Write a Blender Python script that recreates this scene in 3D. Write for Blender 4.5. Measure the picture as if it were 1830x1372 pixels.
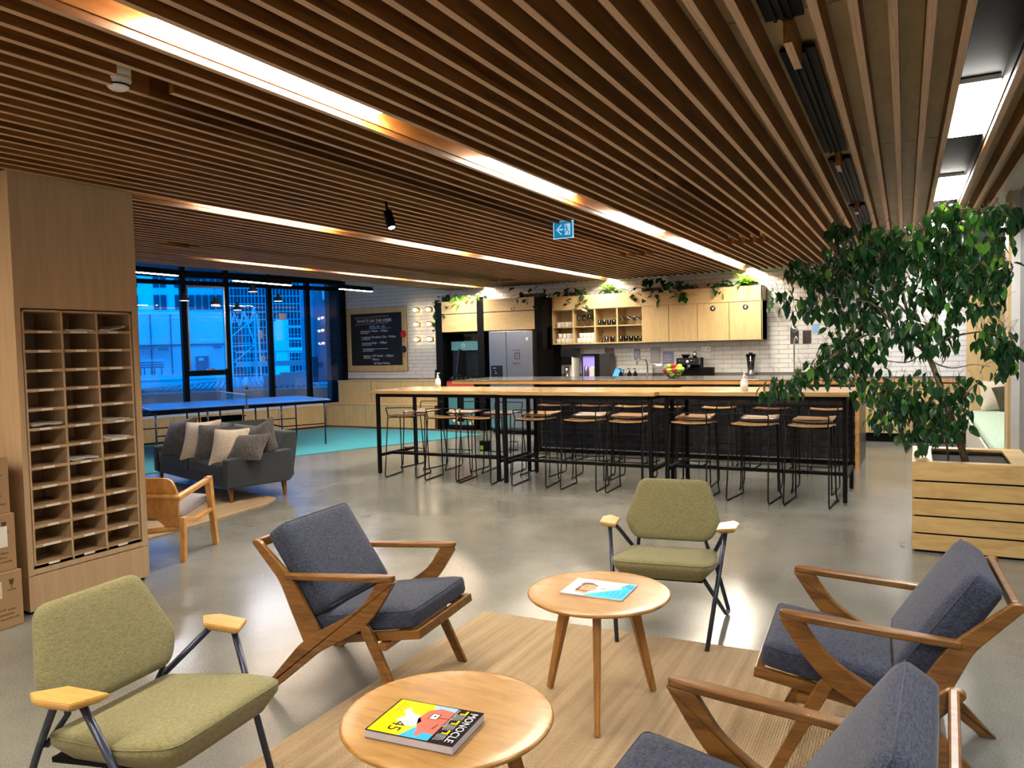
import bpy, bmesh, math, random
from mathutils import Vector, Matrix
random.seed(7)
C = bpy.context.scene
COL = C.collection
for o in list(bpy.data.objects): bpy.data.objects.remove(o)
PI = math.pi

# ---------------------------------------------------------------- camera
CH = 1.53
yaw, pit, rol = math.radians(27.8), math.radians(2.67), math.radians(1.38)
fw = Vector((-math.sin(yaw)*math.cos(pit), math.cos(yaw)*math.cos(pit), -math.sin(pit)))
rt = Vector((math.cos(yaw), math.sin(yaw), 0)); up = rt.cross(fw)
R = rt*math.cos(rol) - up*math.sin(rol); U = up*math.cos(rol) + rt*math.sin(rol)
cd = bpy.data.cameras.new('camera'); cam = bpy.data.objects.new('camera', cd); COL.objects.link(cam)
cd.sensor_fit = 'HORIZONTAL'; cd.sensor_width = 36; cd.lens = 1374/1830*36; cd.clip_start = .05; cd.clip_end = 300
cam.matrix_world = Matrix(((R.x, U.x, -fw.x, 0), (R.y, U.y, -fw.y, 0), (R.z, U.z, -fw.z, CH), (0, 0, 0, 1)))
C.camera = cam

# ---------------------------------------------------------------- dusk sky, exposure
w = bpy.data.worlds.new('dusk_sky'); C.world = w; w.use_nodes = True
wn = w.node_tree.nodes; wn['Background'].inputs[0].default_value = (0.0, 0.26, 0.9, 1); wn['Background'].inputs[1].default_value = 3.6
C.view_settings.view_transform = 'Standard'; C.view_settings.look = 'None'; C.view_settings.gamma = 1
C.view_settings.use_curve_mapping = False; C.view_settings.exposure = 0.0
STRIP = 100.0          # emission of the ceiling light diffusers
LIN = 150.0            # emission of the hanging linear lights

# ---------------------------------------------------------------- materials
MT = {}
def nm(name):
    m = bpy.data.materials.new(name); m.use_nodes = True; nt = m.node_tree
    return m, nt, nt.nodes['Principled BSDF']
def flat(name, c, rough=.5, metal=0, spec=.5, emit=None, es=1, coat=0, alpha=None, trans=None):
    m, nt, b = nm(name); MT[name] = m
    b.inputs['Base Color'].default_value = (*c, 1); b.inputs['Roughness'].default_value = rough
    b.inputs['Metallic'].default_value = metal; b.inputs['Specular IOR Level'].default_value = spec
    b.inputs['Coat Weight'].default_value = coat; b.inputs['Coat Roughness'].default_value = .15
    if emit: b.inputs['Emission Color'].default_value = (*emit, 1); b.inputs['Emission Strength'].default_value = es
    if trans: b.inputs['Transmission Weight'].default_value = trans
    # slight procedural unevenness of colour
    if not emit and not trans:
        tc = nt.nodes.new('ShaderNodeTexCoord'); n = nt.nodes.new('ShaderNodeTexNoise'); n.inputs['Scale'].default_value = 9
        n.inputs['Detail'].default_value = 4
        mx = nt.nodes.new('ShaderNodeMix'); mx.data_type = 'RGBA'
        mx.inputs[6].default_value = (*[v*.88 for v in c], 1); mx.inputs[7].default_value = (*[min(1, v*1.1) for v in c], 1)
        nt.links.new(tc.outputs['Object'], n.inputs['Vector']); nt.links.new(n.outputs[0], mx.inputs[0]); nt.links.new(mx.outputs[2], b.inputs['Base Color'])
    return m
def wood(name, c1, c2, sc=(1, 12, 12), rough=.4, det=5, spec=.4, coat=0, contrast=(.35, .65), rings=True):
    m, nt, b = nm(name); MT[name] = m; L = nt.links; N = nt.nodes.new
    tc = N('ShaderNodeTexCoord'); mp = N('ShaderNodeMapping'); mp.inputs['Scale'].default_value = sc
    n = N('ShaderNodeTexNoise'); n.inputs['Scale'].default_value = 2.2; n.inputs['Detail'].default_value = det; n.inputs['Distortion'].default_value = 1.1
    n2 = N('ShaderNodeTexNoise'); n2.inputs['Scale'].default_value = 9; n2.inputs['Detail'].default_value = 3
    ad = N('ShaderNodeMath'); ad.operation = 'MULTIPLY_ADD'; ad.inputs[1].default_value = .35
    cr = N('ShaderNodeValToRGB'); cr.color_ramp.elements[0].position = contrast[0]+.12; cr.color_ramp.elements[1].position = contrast[1]+.14
    cr.color_ramp.elements[0].color = (*c1, 1); cr.color_ramp.elements[1].color = (*c2, 1)
    L.new(tc.outputs['Object'], mp.inputs[0]); L.new(mp.outputs[0], n.inputs['Vector']); L.new(mp.outputs[0], n2.inputs['Vector'])
    L.new(n2.outputs[0], ad.inputs[0]); L.new(n.outputs[0], ad.inputs[2]); L.new(ad.outputs[0], cr.inputs[0]); L.new(cr.outputs[0], b.inputs['Base Color'])
    b.inputs['Roughness'].default_value = rough; b.inputs['Specular IOR Level'].default_value = spec; b.inputs['Coat Weight'].default_value = coat
    b.inputs['Coat Roughness'].default_value = .2
    bp = N('ShaderNodeBump'); bp.inputs['Strength'].default_value = .06; bp.inputs['Distance'].default_value = .002
    L.new(ad.outputs[0], bp.inputs['Height']); L.new(bp.outputs[0], b.inputs['Normal'])
    return m
def fabric(name, c1, c2, sc=260, rough=.95, bump=.5):
    m, nt, b = nm(name); MT[name] = m; L = nt.links; N = nt.nodes.new
    tc = N('ShaderNodeTexCoord'); n = N('ShaderNodeTexNoise'); n.inputs['Scale'].default_value = sc; n.inputs['Detail'].default_value = 2
    mp = N('ShaderNodeMapping'); mp.inputs['Scale'].default_value = (1, .18, 1); mp2 = N('ShaderNodeMapping'); mp2.inputs['Scale'].default_value = (.18, 1, 1)
    n3 = N('ShaderNodeTexNoise'); n3.inputs['Scale'].default_value = sc; n3.inputs['Detail'].default_value = 2
    ad = N('ShaderNodeMath'); ad.operation = 'ADD'; h = N('ShaderNodeMath'); h.operation = 'MULTIPLY'; h.inputs[1].default_value = .5
    L.new(tc.outputs['Object'], mp.inputs[0]); L.new(tc.outputs['Object'], mp2.inputs[0]); L.new(mp.outputs[0], n.inputs['Vector']); L.new(mp2.outputs[0], n3.inputs['Vector'])
    L.new(n.outputs[0], ad.inputs[0]); L.new(n3.outputs[0], ad.inputs[1]); L.new(ad.outputs[0], h.inputs[0])
    cr = N('ShaderNodeValToRGB'); cr.color_ramp.elements[0].position = .38; cr.color_ramp.elements[1].position = .64
    cr.color_ramp.elements[0].color = (*c1, 1); cr.color_ramp.elements[1].color = (*c2, 1)
    L.new(h.outputs[0], cr.inputs[0]); L.new(cr.outputs[0], b.inputs['Base Color'])
    b.inputs['Roughness'].default_value = rough; b.inputs['Specular IOR Level'].default_value = .2; b.inputs['Sheen Weight'].default_value = .1
    bp = N('ShaderNodeBump'); bp.inputs['Strength'].default_value = bump; bp.inputs['Distance'].default_value = .001
    L.new(h.outputs[0], bp.inputs['Height']); L.new(bp.outputs[0], b.inputs['Normal'])
    return m
def emis(name, c, s):
    m = bpy.data.materials.new(name); m.use_nodes = True; nt = m.node_tree; nt.nodes.remove(nt.nodes['Principled BSDF'])
    e = nt.nodes.new('ShaderNodeEmission'); e.inputs[0].default_value = (*c, 1); e.inputs[1].default_value = s
    nt.links.new(e.outputs[0], nt.nodes['Material Output'].inputs[0]); MT[name] = m; return m
def glassm(name, tint=(1, 1, 1), ior=1.5, rough=0.0, base=.04, op=0.0):
    # thin clear glass: see-through with a Fresnel reflection
    m = bpy.data.materials.new(name); m.use_nodes = True; nt = m.node_tree; nt.nodes.remove(nt.nodes['Principled BSDF'])
    t = nt.nodes.new('ShaderNodeBsdfTransparent'); t.inputs[0].default_value = (*tint, 1); g = nt.nodes.new('ShaderNodeBsdfGlossy'); g.inputs['Roughness'].default_value = rough
    f = nt.nodes.new('ShaderNodeFresnel'); f.inputs[0].default_value = ior; x = nt.nodes.new('ShaderNodeMixShader')
    a = nt.nodes.new('ShaderNodeMath'); a.operation = 'ADD'; a.inputs[1].default_value = op
    nt.links.new(f.outputs[0], a.inputs[0]); nt.links.new(a.outputs[0], x.inputs[0]); nt.links.new(t.outputs[0], x.inputs[1]); nt.links.new(g.outputs[0], x.inputs[2])
    nt.links.new(x.outputs[0], nt.nodes['Material Output'].inputs[0]); MT[name] = m; return m

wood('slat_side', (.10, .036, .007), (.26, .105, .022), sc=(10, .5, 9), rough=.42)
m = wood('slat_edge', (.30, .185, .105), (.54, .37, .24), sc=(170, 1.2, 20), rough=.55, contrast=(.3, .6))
wood('ceiling_ply', (.46, .33, .16), (.58, .43, .22), sc=(5, 1, 5), rough=.5)
wood('slot_ply', (.36, .15, .035), (.50, .25, .07), sc=(8, 1, 8), rough=.35)
wood('birch', (.47, .335, .155), (.55, .405, .20), sc=(9, 9, 1.2), rough=.38, coat=.15)
wood('birch_column', (.40, .285, .17), (.46, .335, .205), sc=(9, 9, .7), rough=.5)
wood('birch_h', (.47, .335, .155), (.55, .405, .20), sc=(1.2, 9, 9), rough=.38, coat=.15)
wood('planter_wood', (.40, .26, .095), (.52, .36, .145), sc=(1.2, 1.2, 7), rough=.35, coat=.2)
wood('bamboo', (.38, .23, .09), (.55, .37, .17), sc=(1, 22, 10), rough=.22, coat=.3)
wood('island_wood', (.42, .20, .05), (.58, .30, .09), sc=(1, 10, 10), rough=.35)
wood('walnut', (.092, .039, .009), (.195, .088, .019), sc=(2, 14, 14), rough=.34, coat=.2)
wood('oak_table', (.25, .125, .026), (.35, .19, .046), sc=(2.5, 12, 9), rough=.27, coat=.12)
wood('oak_leg', (.22, .10, .025), (.34, .165, .045), sc=(10, 10, 1.5), rough=.3)
wood('stool_wood', (.38, .21, .085), (.56, .34, .15), sc=(8, 1.5, 8), rough=.3, coat=.3)
wood('stool_walnut', (.14, .06, .03), (.26, .12, .06), sc=(8, 1.5, 8), rough=.3, coat=.3)
wood('honey_wood', (.40, .19, .05), (.58, .31, .10), sc=(2, 8, 3), rough=.35)
wood('paddle_wood', (.38, .21, .055), (.50, .30, .09), sc=(2, 14, 4), rough=.3, coat=.2)
wood('trunk', (.10, .07, .04), (.22, .17, .11), sc=(12, 12, 3), rough=.8)
fabric('denim', (.013, .017, .032), (.052, .062, .10), sc=260)
fabric('olive', (.125, .115, .052), (.215, .20, .105), sc=320)
fabric('sofa_grey', (.028, .036, .045), (.055, .065, .08), sc=200, bump=.3)
fabric('cushion_grey', (.055, .055, .06), (.13, .125, .13), sc=90)
fabric('cushion_cream', (.50, .44, .36), (.70, .63, .53), sc=120)
fabric('lavender', (.22, .21, .25), (.34, .33, .38), sc=200)
fabric('mint', (.34, .47, .37), (.44, .58, .46), sc=60, bump=.2)
fabric('cushion_olive', (.035, .035, .02), (.07, .068, .045), sc=60)
flat('black', (.0025, .0025, .003), .55, spec=.1)
flat('black_gloss', (.01, .012, .016), .15)
flat('black_metal', (.004, .004, .005), .6, spec=.12)
flat('blue_metal', (.035, .045, .075), .3, metal=.5)
flat('charcoal', (.02, .021, .024), .35)
flat('dark_soil', (.012, .009, .007), .95)
flat('white', (.75, .74, .72), .4); flat('white_paint', (.62, .62, .60), .6); flat('offwhite', (.6, .57, .5), .5)
flat('grey_wall', (.22, .23, .24), .7); flat('dark_ceiling', (.05, .05, .055), .8); flat('grout_dark', (.26, .26, .27), .9)
flat('grey_grout', (.15, .15, .15), .8); flat('steel', (.55, .55, .56), .25, metal=1); flat('steel_dark', (.25, .25, .26), .3, metal=1)
flat('chrome', (.8, .8, .8), .12, metal=1); flat('stone_top', (.10, .095, .09), .2, coat=.4)
flat('white_tile', (.70, .70, .70), .14, coat=.2); flat('black_tile', (.006, .007, .011), .15, spec=.35)
flat('table_blue', (.02, .14, .55), .3); flat('red', (.55, .01, .02), .5); flat('red_plastic', (.45, .05, .04), .5)
flat('cardboard', (.33, .21, .11), .8); flat('cardboard_ink', (.06, .04, .025), .8); flat('paper', (.7, .7, .72), .6)
flat('label_white', (.75, .72, .66), .5); flat('chalk', (.75, .75, .78), .9); flat('chalk_pink', (.7, .45, .5), .9); flat('chalk_blue', (.35, .45, .8), .9)
flat('chalkboard', (.004, .004, .006), .6)
flat('lamp_glow', (1, 1, 1), emit=(1, .80, .50), es=22); flat('spot_glow', (1, 1, 1), emit=(.85, .9, 1), es=25)
flat('sign_cyan', (.0, .2, .4), emit=(.01, .30, .62), es=.5); flat('sign_white', (.8, .9, 1), emit=(.30, .70, 1), es=.7)
emis('strip', (1.0, .88, .70), STRIP); emis('strip_cool', (1.0, .95, .88), STRIP*.9); emis('linear', (.95, .93, 1.0), LIN); emis('pendant_glow', (1, .93, .8), 8)
flat('green_leaf', (.02, .085, .022), .28); flat('green_leaf_b', (.035, .14, .02), .3); flat('green_lime', (.14, .30, .02), .35); flat('green_dark', (.012, .05, .018), .25)
flat('green_pale', (.12, .25, .13), .35)
flat('apple_green', (.35, .5, .06), .3); flat('apple_red', (.42, .03, .02), .3); flat('terracotta', (.3, .09, .03), .6)
flat('mug', (.70, .66, .60), .25, coat=.4); flat('teal_print', (.06, .17, .20), .35); flat('orange_print', (.75, .22, .08), .5); flat('cream_print', (.8, .55, .3), .5)
flat('poster_blue', (.22, .23, .42), .6); flat('poster_grey', (.33, .34, .40), .6); flat('poster_brown', (.20, .13, .12), .6); flat('dark_box', (.03, .025, .022), .6)
flat('mag_yellow', (.85, .62, .0), .15); flat('mag_white', (.8, .8, .82), .15); flat('mag_black', (.006, .006, .01), .15); flat('mag_red', (.75, .14, .11), .15)
flat('mag_blue', (.03, .35, .78), .15); flat('mag_sky', (.25, .48, .8), .15); flat('mag_cyan', (.05, .55, .85), .15); flat('mag_pink', (.75, .6, .7), .15); flat('mag_skin', (.75, .33, .2), .15)
flat('mag_brown', (.12, .05, .03), .15); flat('pages', (.45, .43, .50), .5)
flat('fridge_inner', (.3, .25, .8), .3, emit=(.20, .16, .75), es=.35); flat('screen_blue', (.02, .2, .7), emit=(.03, .25, .8), es=.8)
flat('purple', (.2, .18, .4), .4); flat('gold', (.75, .5, .2), .3, metal=.8)
flat('facade_white', (.62, .72, .74), .8); flat('facade_pale', (.38, .5, .55), .8); flat('facade_dark', (.03, .05, .08), .6); flat('roof_grey', (.16, .22, .28), .7)
flat('facade_mid', (.13, .2, .26), .8); flat('warm_window', (.4, .12, .05), emit=(.8, .25, .1), es=.25)
glassm('clear_glass', (.96, .98, 1)); glassm('drink_glass', (.86, .86, .86), op=.08); glassm('lamp_globe', (1, .97, .9), op=.1)

def carpet_mat(name, c1, c2, sc):
    return fabric(name, c1, c2, sc=sc, bump=.4)
carpet_mat('teal_carpet', (.015, .17, .21), (.03, .25, .30), 120)
def jute(name):
    m, nt, b = nm(name); MT[name] = m; L = nt.links; N = nt.nodes.new
    tc = N('ShaderNodeTexCoord'); mp = N('ShaderNodeMapping'); mp.inputs['Scale'].default_value = (30, .8, 1)
    n = N('ShaderNodeTexNoise'); n.inputs['Scale'].default_value = 1; n.inputs['Detail'].default_value = 5
    wv = N('ShaderNodeTexWave'); wv.bands_direction = 'X'; wv.inputs['Scale'].default_value = 30; wv.inputs['Distortion'].default_value = 1.2; wv.inputs['Detail'].default_value = 2
    wy = N('ShaderNodeTexWave'); wy.bands_direction = 'Y'; wy.inputs['Scale'].default_value = 26; wy.inputs['Distortion'].default_value = 2.5; wy.inputs['Detail'].default_value = 2; wy.inputs['Detail Scale'].default_value = 3
    cr = N('ShaderNodeValToRGB'); cr.color_ramp.elements[0].position = .28; cr.color_ramp.elements[1].position = 1.0
    cr.color_ramp.elements[0].color = (.27, .19, .11, 1); cr.color_ramp.elements[1].color = (.52, .40, .26, 1)
    mu = N('ShaderNodeMath'); mu.operation = 'MULTIPLY'; m2 = N('ShaderNodeMath'); m2.operation = 'MULTIPLY_ADD'; m2.inputs[1].default_value = .5
    L.new(tc.outputs['Object'], mp.inputs[0]); L.new(mp.outputs[0], n.inputs['Vector']); L.new(tc.outputs['Object'], wv.inputs[0]); L.new(tc.outputs['Object'], wy.inputs[0])
    L.new(wv.outputs[1], mu.inputs[0]); L.new(wy.outputs[1], mu.inputs[1]); L.new(mu.outputs[0], m2.inputs[0]); L.new(n.outputs[0], m2.inputs[2]); L.new(m2.outputs[0], cr.inputs[0])
    L.new(cr.outputs[0], b.inputs['Base Color']); b.inputs['Roughness'].default_value = .95; b.inputs['Specular IOR Level'].default_value = .1
    bp = N('ShaderNodeBump'); bp.inputs['Strength'].default_value = .9; bp.inputs['Distance'].default_value = .006
    L.new(mu.outputs[0], bp.inputs['Height']); L.new(bp.outputs[0], b.inputs['Normal'])
jute('jute')
def concrete():
    m, nt, b = nm('concrete'); MT['concrete'] = m; L = nt.links; N = nt.nodes.new
    tc = N('ShaderNodeTexCoord'); n = N('ShaderNodeTexNoise'); n.inputs['Scale'].default_value = .9; n.inputs['Detail'].default_value = 8; n.inputs['Roughness'].default_value = .6
    v = N('ShaderNodeTexNoise'); v.inputs['Scale'].default_value = 130; v.inputs['Detail'].default_value = 3
    cr = N('ShaderNodeValToRGB'); cr.color_ramp.elements[0].position = .35; cr.color_ramp.elements[1].position = .7
    cr.color_ramp.elements[0].color = (.125, .128, .116, 1); cr.color_ramp.elements[1].color = (.195, .198, .180, 1)
    c2 = N('ShaderNodeValToRGB'); c2.color_ramp.elements[0].position = .36; c2.color_ramp.elements[1].position = .5
    c2.color_ramp.elements[0].color = (.38, .38, .38, 1); c2.color_ramp.elements[1].color = (1, 1, 1, 1)
    mk = N('ShaderNodeTexNoise'); mk.inputs['Scale'].default_value = .7; mk.inputs['Detail'].default_value = 2
    mx = N('ShaderNodeMix'); mx.data_type = 'RGBA'; mx.blend_type = 'MULTIPLY'
    L.new(tc.outputs['Object'], n.inputs['Vector']); L.new(tc.outputs['Object'], v.inputs['Vector']); L.new(tc.outputs['Object'], mk.inputs['Vector'])
    L.new(n.outputs[0], cr.inputs[0]); L.new(v.outputs[0], c2.inputs[0]); L.new(mk.outputs[0], mx.inputs[0])
    L.new(cr.outputs[0], mx.inputs[6]); L.new(c2.outputs[0], mx.inputs[7]); L.new(mx.outputs[2], b.inputs['Base Color'])
    rr = N('ShaderNodeMapRange'); rr.inputs[1].default_value = .3; rr.inputs[2].default_value = .7; rr.inputs[3].default_value = .15; rr.inputs[4].default_value = .26
    L.new(n.outputs[0], rr.inputs[0]); L.new(rr.outputs[0], b.inputs['Roughness']); b.inputs['Specular IOR Level'].default_value = .55
    bp = N('ShaderNodeBump'); bp.inputs['Strength'].default_value = .05; bp.inputs['Distance'].default_value = .003
    n4 = N('ShaderNodeTexNoise'); n4.inputs['Scale'].default_value = 5; n4.inputs['Detail'].default_value = 3
    L.new(tc.outputs['Object'], n4.inputs['Vector']); L.new(n4.outputs[0], bp.inputs['Height']); L.new(bp.outputs[0], b.inputs['Normal'])
concrete()

# ---------------------------------------------------------------- mesh helpers
class MB:
    def __init__(s): s.b = bmesh.new()
    def box(s, x0, x1, y0, y1, z0, z1, bev=0, mi=0, M=None, seg=2):
        t = bmesh.new(); bmesh.ops.create_cube(t, size=1)
        for v in t.verts: v.co = Vector(((x0+x1)/2+v.co.x*(x1-x0), (y0+y1)/2+v.co.y*(y1-y0), (z0+z1)/2+v.co.z*(z1-z0)))
        if bev: bmesh.ops.bevel(t, geom=list(t.edges), offset=bev, segments=seg, profile=.6, affect='EDGES')
        return s.add(t, M, mi)
    def add(s, t, M=None, mi=0, smooth=False):
        if M: bmesh.ops.transform(t, matrix=M, verts=t.verts)
        vm = {}
        for v in t.verts: vm[v] = s.b.verts.new(v.co)
        for f in t.faces:
            try: n = s.b.faces.new([vm[v] for v in f.verts])
            except ValueError: continue
            n.material_index = mi if mi else f.material_index; n.smooth = smooth or f.smooth
        t.free(); return s
    def beam(s, p, q, wx, wy, wx2=None, wy2=None, bev=0, mi=0, ref=(0, 0, 1)):
        # tapered rectangular bar from p to q
        p, q = Vector(p), Vector(q); d = (q-p).normalized(); rf = Vector(ref)
        if abs(d.dot(rf)) > .95: rf = Vector((0, 1, 0))
        a = d.cross(rf).normalized(); c = a.cross(d).normalized()
        wx2 = wx if wx2 is None else wx2; wy2 = wy if wy2 is None else wy2
        t = bmesh.new(); vs = []
        for (o, x, y) in ((p, wx, wy), (q, wx2, wy2)):
            vs.append([t.verts.new(o+a*sx*x/2+c*sy*y/2) for sx, sy in ((-1, -1), (1, -1), (1, 1), (-1, 1))])
        t.faces.new(vs[0][::-1]); t.faces.new(vs[1])
        for i in range(4): t.faces.new((vs[0][i], vs[0][(i+1) % 4], vs[1][(i+1) % 4], vs[1][i]))
        if bev: bmesh.ops.bevel(t, geom=list(t.edges), offset=bev, segments=2, affect='EDGES')
        return s.add(t, None, mi)
    def tube(s, pts, r, n=8, r2=None, mi=0, bend=0.0, closed=False):
        P = [Vector(p) for p in pts]
        if bend and len(P) > 2:      # round the corners
            Q = [P[0]]
            for i in range(1, len(P)-1):
                a = (P[i-1]-P[i]); c = (P[i+1]-P[i]); l = min(bend, a.length*.45, c.length*.45)
                A, B_ = P[i]+a.normalized()*l, P[i]+c.normalized()*l
                for k in range(5):
                    u = k/4; Q.append(A*(1-u)**2+P[i]*2*u*(1-u)+B_*u*u)
            Q.append(P[-1]); P = Q
        t = bmesh.new(); rings = []; m = len(P); prev = None
        for i, p in enumerate(P):
            d = (P[min(i+1, m-1)]-P[max(i-1, 0)])
            if d.length < 1e-9: d = Vector((0, 0, 1))
            d.normalize()
            if prev is None:
                rf = Vector((0, 0, 1)) if abs(d.z) < .9 else Vector((1, 0, 0)); a = d.cross(rf).normalized()
            else:
                a = (prev-d*prev.dot(d)).normalized()
            prev = a; c = d.cross(a)
            rr = r if r2 is None else r+(r2-r)*i/(m-1)
            rings.append([t.verts.new(p+(a*math.cos(2*PI*k/n)+c*math.sin(2*PI*k/n))*rr) for k in range(n)])
        for i in range(m-1):
            for k in range(n):
                f = t.faces.new((rings[i][k], rings[i][(k+1) % n], rings[i+1][(k+1) % n], rings[i+1][k])); f.smooth = True
        t.faces.new(rings[0][::-1]); t.faces.new(rings[-1])
        return s.add(t, None, mi)
    def lathe(s, prof, n=24, c=(0, 0, 0), mi=0, smooth=True, M=None):
        t = bmesh.new(); rings = []
        for (r, z) in prof:
            if r < 1e-6: rings.append([t.verts.new((0, 0, z))])
            else: rings.append([t.verts.new((r*math.cos(2*PI*k/n), r*math.sin(2*PI*k/n), z)) for k in range(n)])
        for i in range(len(rings)-1):
            A, B_ = rings[i], rings[i+1]
            for k in range(n):
                k2 = (k+1) % n
                if len(A) == 1 and len(B_) == 1: continue
                if len(A) == 1: f = t.faces.new((A[0], B_[k2], B_[k]))
                elif len(B_) == 1: f = t.faces.new((A[k], A[k2], B_[0]))
                else: f = t.faces.new((A[k], A[k2], B_[k2], B_[k]))
                f.smooth = smooth
        bmesh.ops.recalc_face_normals(t, faces=t.faces)
        return s.add(t, Matrix.Translation(c) @ (M or Matrix()), mi)
    def prism(s, poly, t0, t1, axis='Y', bev=0, mi=0, M=None, seg=2, smooth=False, vonly=0):
        # polygon in the plane normal to axis, extruded t0..t1; axis Y: (x,z); Z: (x,y); X: (y,z)
        t = bmesh.new()
        def pt(a, c, h): return {'Y': (a, h, c), 'Z': (a, c, h), 'X': (h, a, c)}[axis]
        A = [t.verts.new(pt(a, c, t0)) for a, c in poly]; B_ = [t.verts.new(pt(a, c, t1)) for a, c in poly]
        t.faces.new(A); t.faces.new(B_[::-1]); n = len(poly); se = []
        for i in range(n):
            f = t.faces.new((A[i], B_[i], B_[(i+1) % n], A[(i+1) % n]))
        if vonly:
            se = [e for e in t.edges if (e.verts[0] in A) != (e.verts[1] in A)]
            bmesh.ops.bevel(t, geom=se, offset=vonly, segments=4, affect='EDGES', profile=.5)
        bmesh.ops.recalc_face_normals(t, faces=t.faces)
        if bev:
            ed = [e for e in t.edges if e.calc_face_angle(0) > .5] if vonly else list(t.edges)
            bmesh.ops.bevel(t, geom=ed, offset=bev, segments=seg, affect='EDGES', profile=.5)
        if smooth:
            for f in t.faces: f.smooth = True
        return s.add(t, M, mi)
    def soft(s, sx, sy, sz, r=.03, bulge=0, n=10, M=None, mi=0, pinch=0):
        # cushion: rounded box, optionally bulging and pinched at the edge like a pillow
        t = bmesh.new(); bmesh.ops.create_cube(t, size=2); bmesh.ops.subdivide_edges(t, edges=list(t.edges), cuts=n, use_grid_fill=True)
        hx, hy, hz = sx/2, sy/2, sz/2
        for v in t.verts:
            x, y, z = v.co
            # ease grid towards the rim
            x = math.copysign(abs(x)**.8, x); y = math.copysign(abs(y)**.8, y)
            p = Vector((x*hx, y*hy, z*hz)); q = Vector((max(-hx+r, min(hx-r, p.x)), max(-hy+r, min(hy-r, p.y)), max(-hz+min(r, hz), min(hz-min(r, hz), p.z))))
            d = p-q
            if d.length > 1e-9: p = q+d.normalized()*min(r, hz if hz < r else r)
            k = (1-x*x)*(1-y*y)
            if bulge: p.z += math.copysign(bulge*k**.7, z) if abs(z) > .01 else 0
            if pinch:
                e = max(abs(x), abs(y)); p.z *= 1-pinch*e**3
                p.x *= 1-.10*(1-abs(y)**2)*abs(x)**2; p.y *= 1-.10*(1-abs(x)**2)*abs(y)**2
            v.co = p
        for f in t.faces: f.smooth = True
        return s.add(t, M, mi)
    def ball(s, c, r, mi=0, sub=2, sc=(1, 1, 1)):
        t = bmesh.new(); bmesh.ops.create_icosphere(t, subdivisions=sub, radius=r)
        for f in t.faces: f.smooth = True
        return s.add(t, Matrix.Translation(c) @ Matrix.Diagonal((*sc, 1)), mi)
    def quad(s, a, b_, c, d, mi=0):
        f = s.b.faces.new([s.b.verts.new(p) for p in (a, b_, c, d)]); f.material_index = mi; return s
    def done(s, name, mats, parent=None, loc=None, rz=0, kind=None):
        me = bpy.data.meshes.new(name); s.b.normal_update(); s.b.to_mesh(me); s.b.free()
        for m_ in (mats if isinstance(mats, (list, tuple)) else [mats]): me.materials.append(MT[m_])
        return link(name, me, parent, loc, rz, kind)
def link(name, me, parent=None, loc=None, rz=0, kind=None):
    o = bpy.data.objects.new(name, me); COL.objects.link(o)
    if parent: o.parent = parent
    if loc: o.location = loc
    if rz: o.rotation_euler = (0, 0, rz)
    if kind: o['kind'] = kind
    return o
def tag(o, label, cat, group=None):
    o['label'] = label; o['category'] = cat
    if group: o['group'] = group
    return o
def thing(name, label, cat, loc=(0, 0, 0), rz=0, group=None):
    o = bpy.data.objects.new(name, None); COL.objects.link(o); o.location = loc; o.rotation_euler = (0, 0, rz)
    o.empty_display_size = .1
    return tag(o, label, cat, group)
def struct(name, parent=None):
    o = bpy.data.objects.new(name, None); COL.objects.link(o); o['kind'] = 'structure'; o.empty_display_size = .1
    if parent: o.parent = parent
    return o
def dup(src, loc, rz=0, label=None, group=None, rot=None):
    kids = {}
    for o in bpy.data.objects:
        if o.parent: kids.setdefault(o.parent.name, []).append(o)
    def cp(o, par):
        c = o.copy(); COL.objects.link(c)
        if par: c.parent = par
        for k in kids.get(o.name, []): cp(k, c)
        return c
    c = cp(src, None); c.location = loc; c.rotation_euler = rot or (0, 0, rz)
    if label: c['label'] = label
    if group: c['group'] = group
    return c
def text_mesh(s, size, ext=.0, align='LEFT', shear=0):
    cu = bpy.data.curves.new('txt', 'FONT'); cu.body = s; cu.size = size; cu.extrude = ext; cu.align_x = align; cu.resolution_u = 2; cu.shear = shear
    o = bpy.data.objects.new('txt', cu); COL.objects.link(o)
    me = bpy.data.meshes.new_from_object(o.evaluated_get(bpy.context.evaluated_depsgraph_get()))
    bpy.data.objects.remove(o); bpy.data.curves.remove(cu)
    return me
def text(s, size, mat, M, parent, name='lettering', ext=.0004, align='LEFT', shear=0):
    me = text_mesh(s, size, ext, align, shear); me.transform(M); me.materials.clear(); me.materials.append(MT[mat]); me.name = name
    return link(name, me, parent)
def frame_xz(x, y, z, rx=0):      # text facing -Y
    return Matrix.Translation((x, y, z)) @ Matrix.Rotation(PI/2, 4, 'X') @ Matrix.Rotation(rx, 4, 'Z')

# ================================================================ SETTING
MB().box(-16, 3, -3.5, 15, -.12, 0).done('floor', 'concrete', kind='structure')

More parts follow.
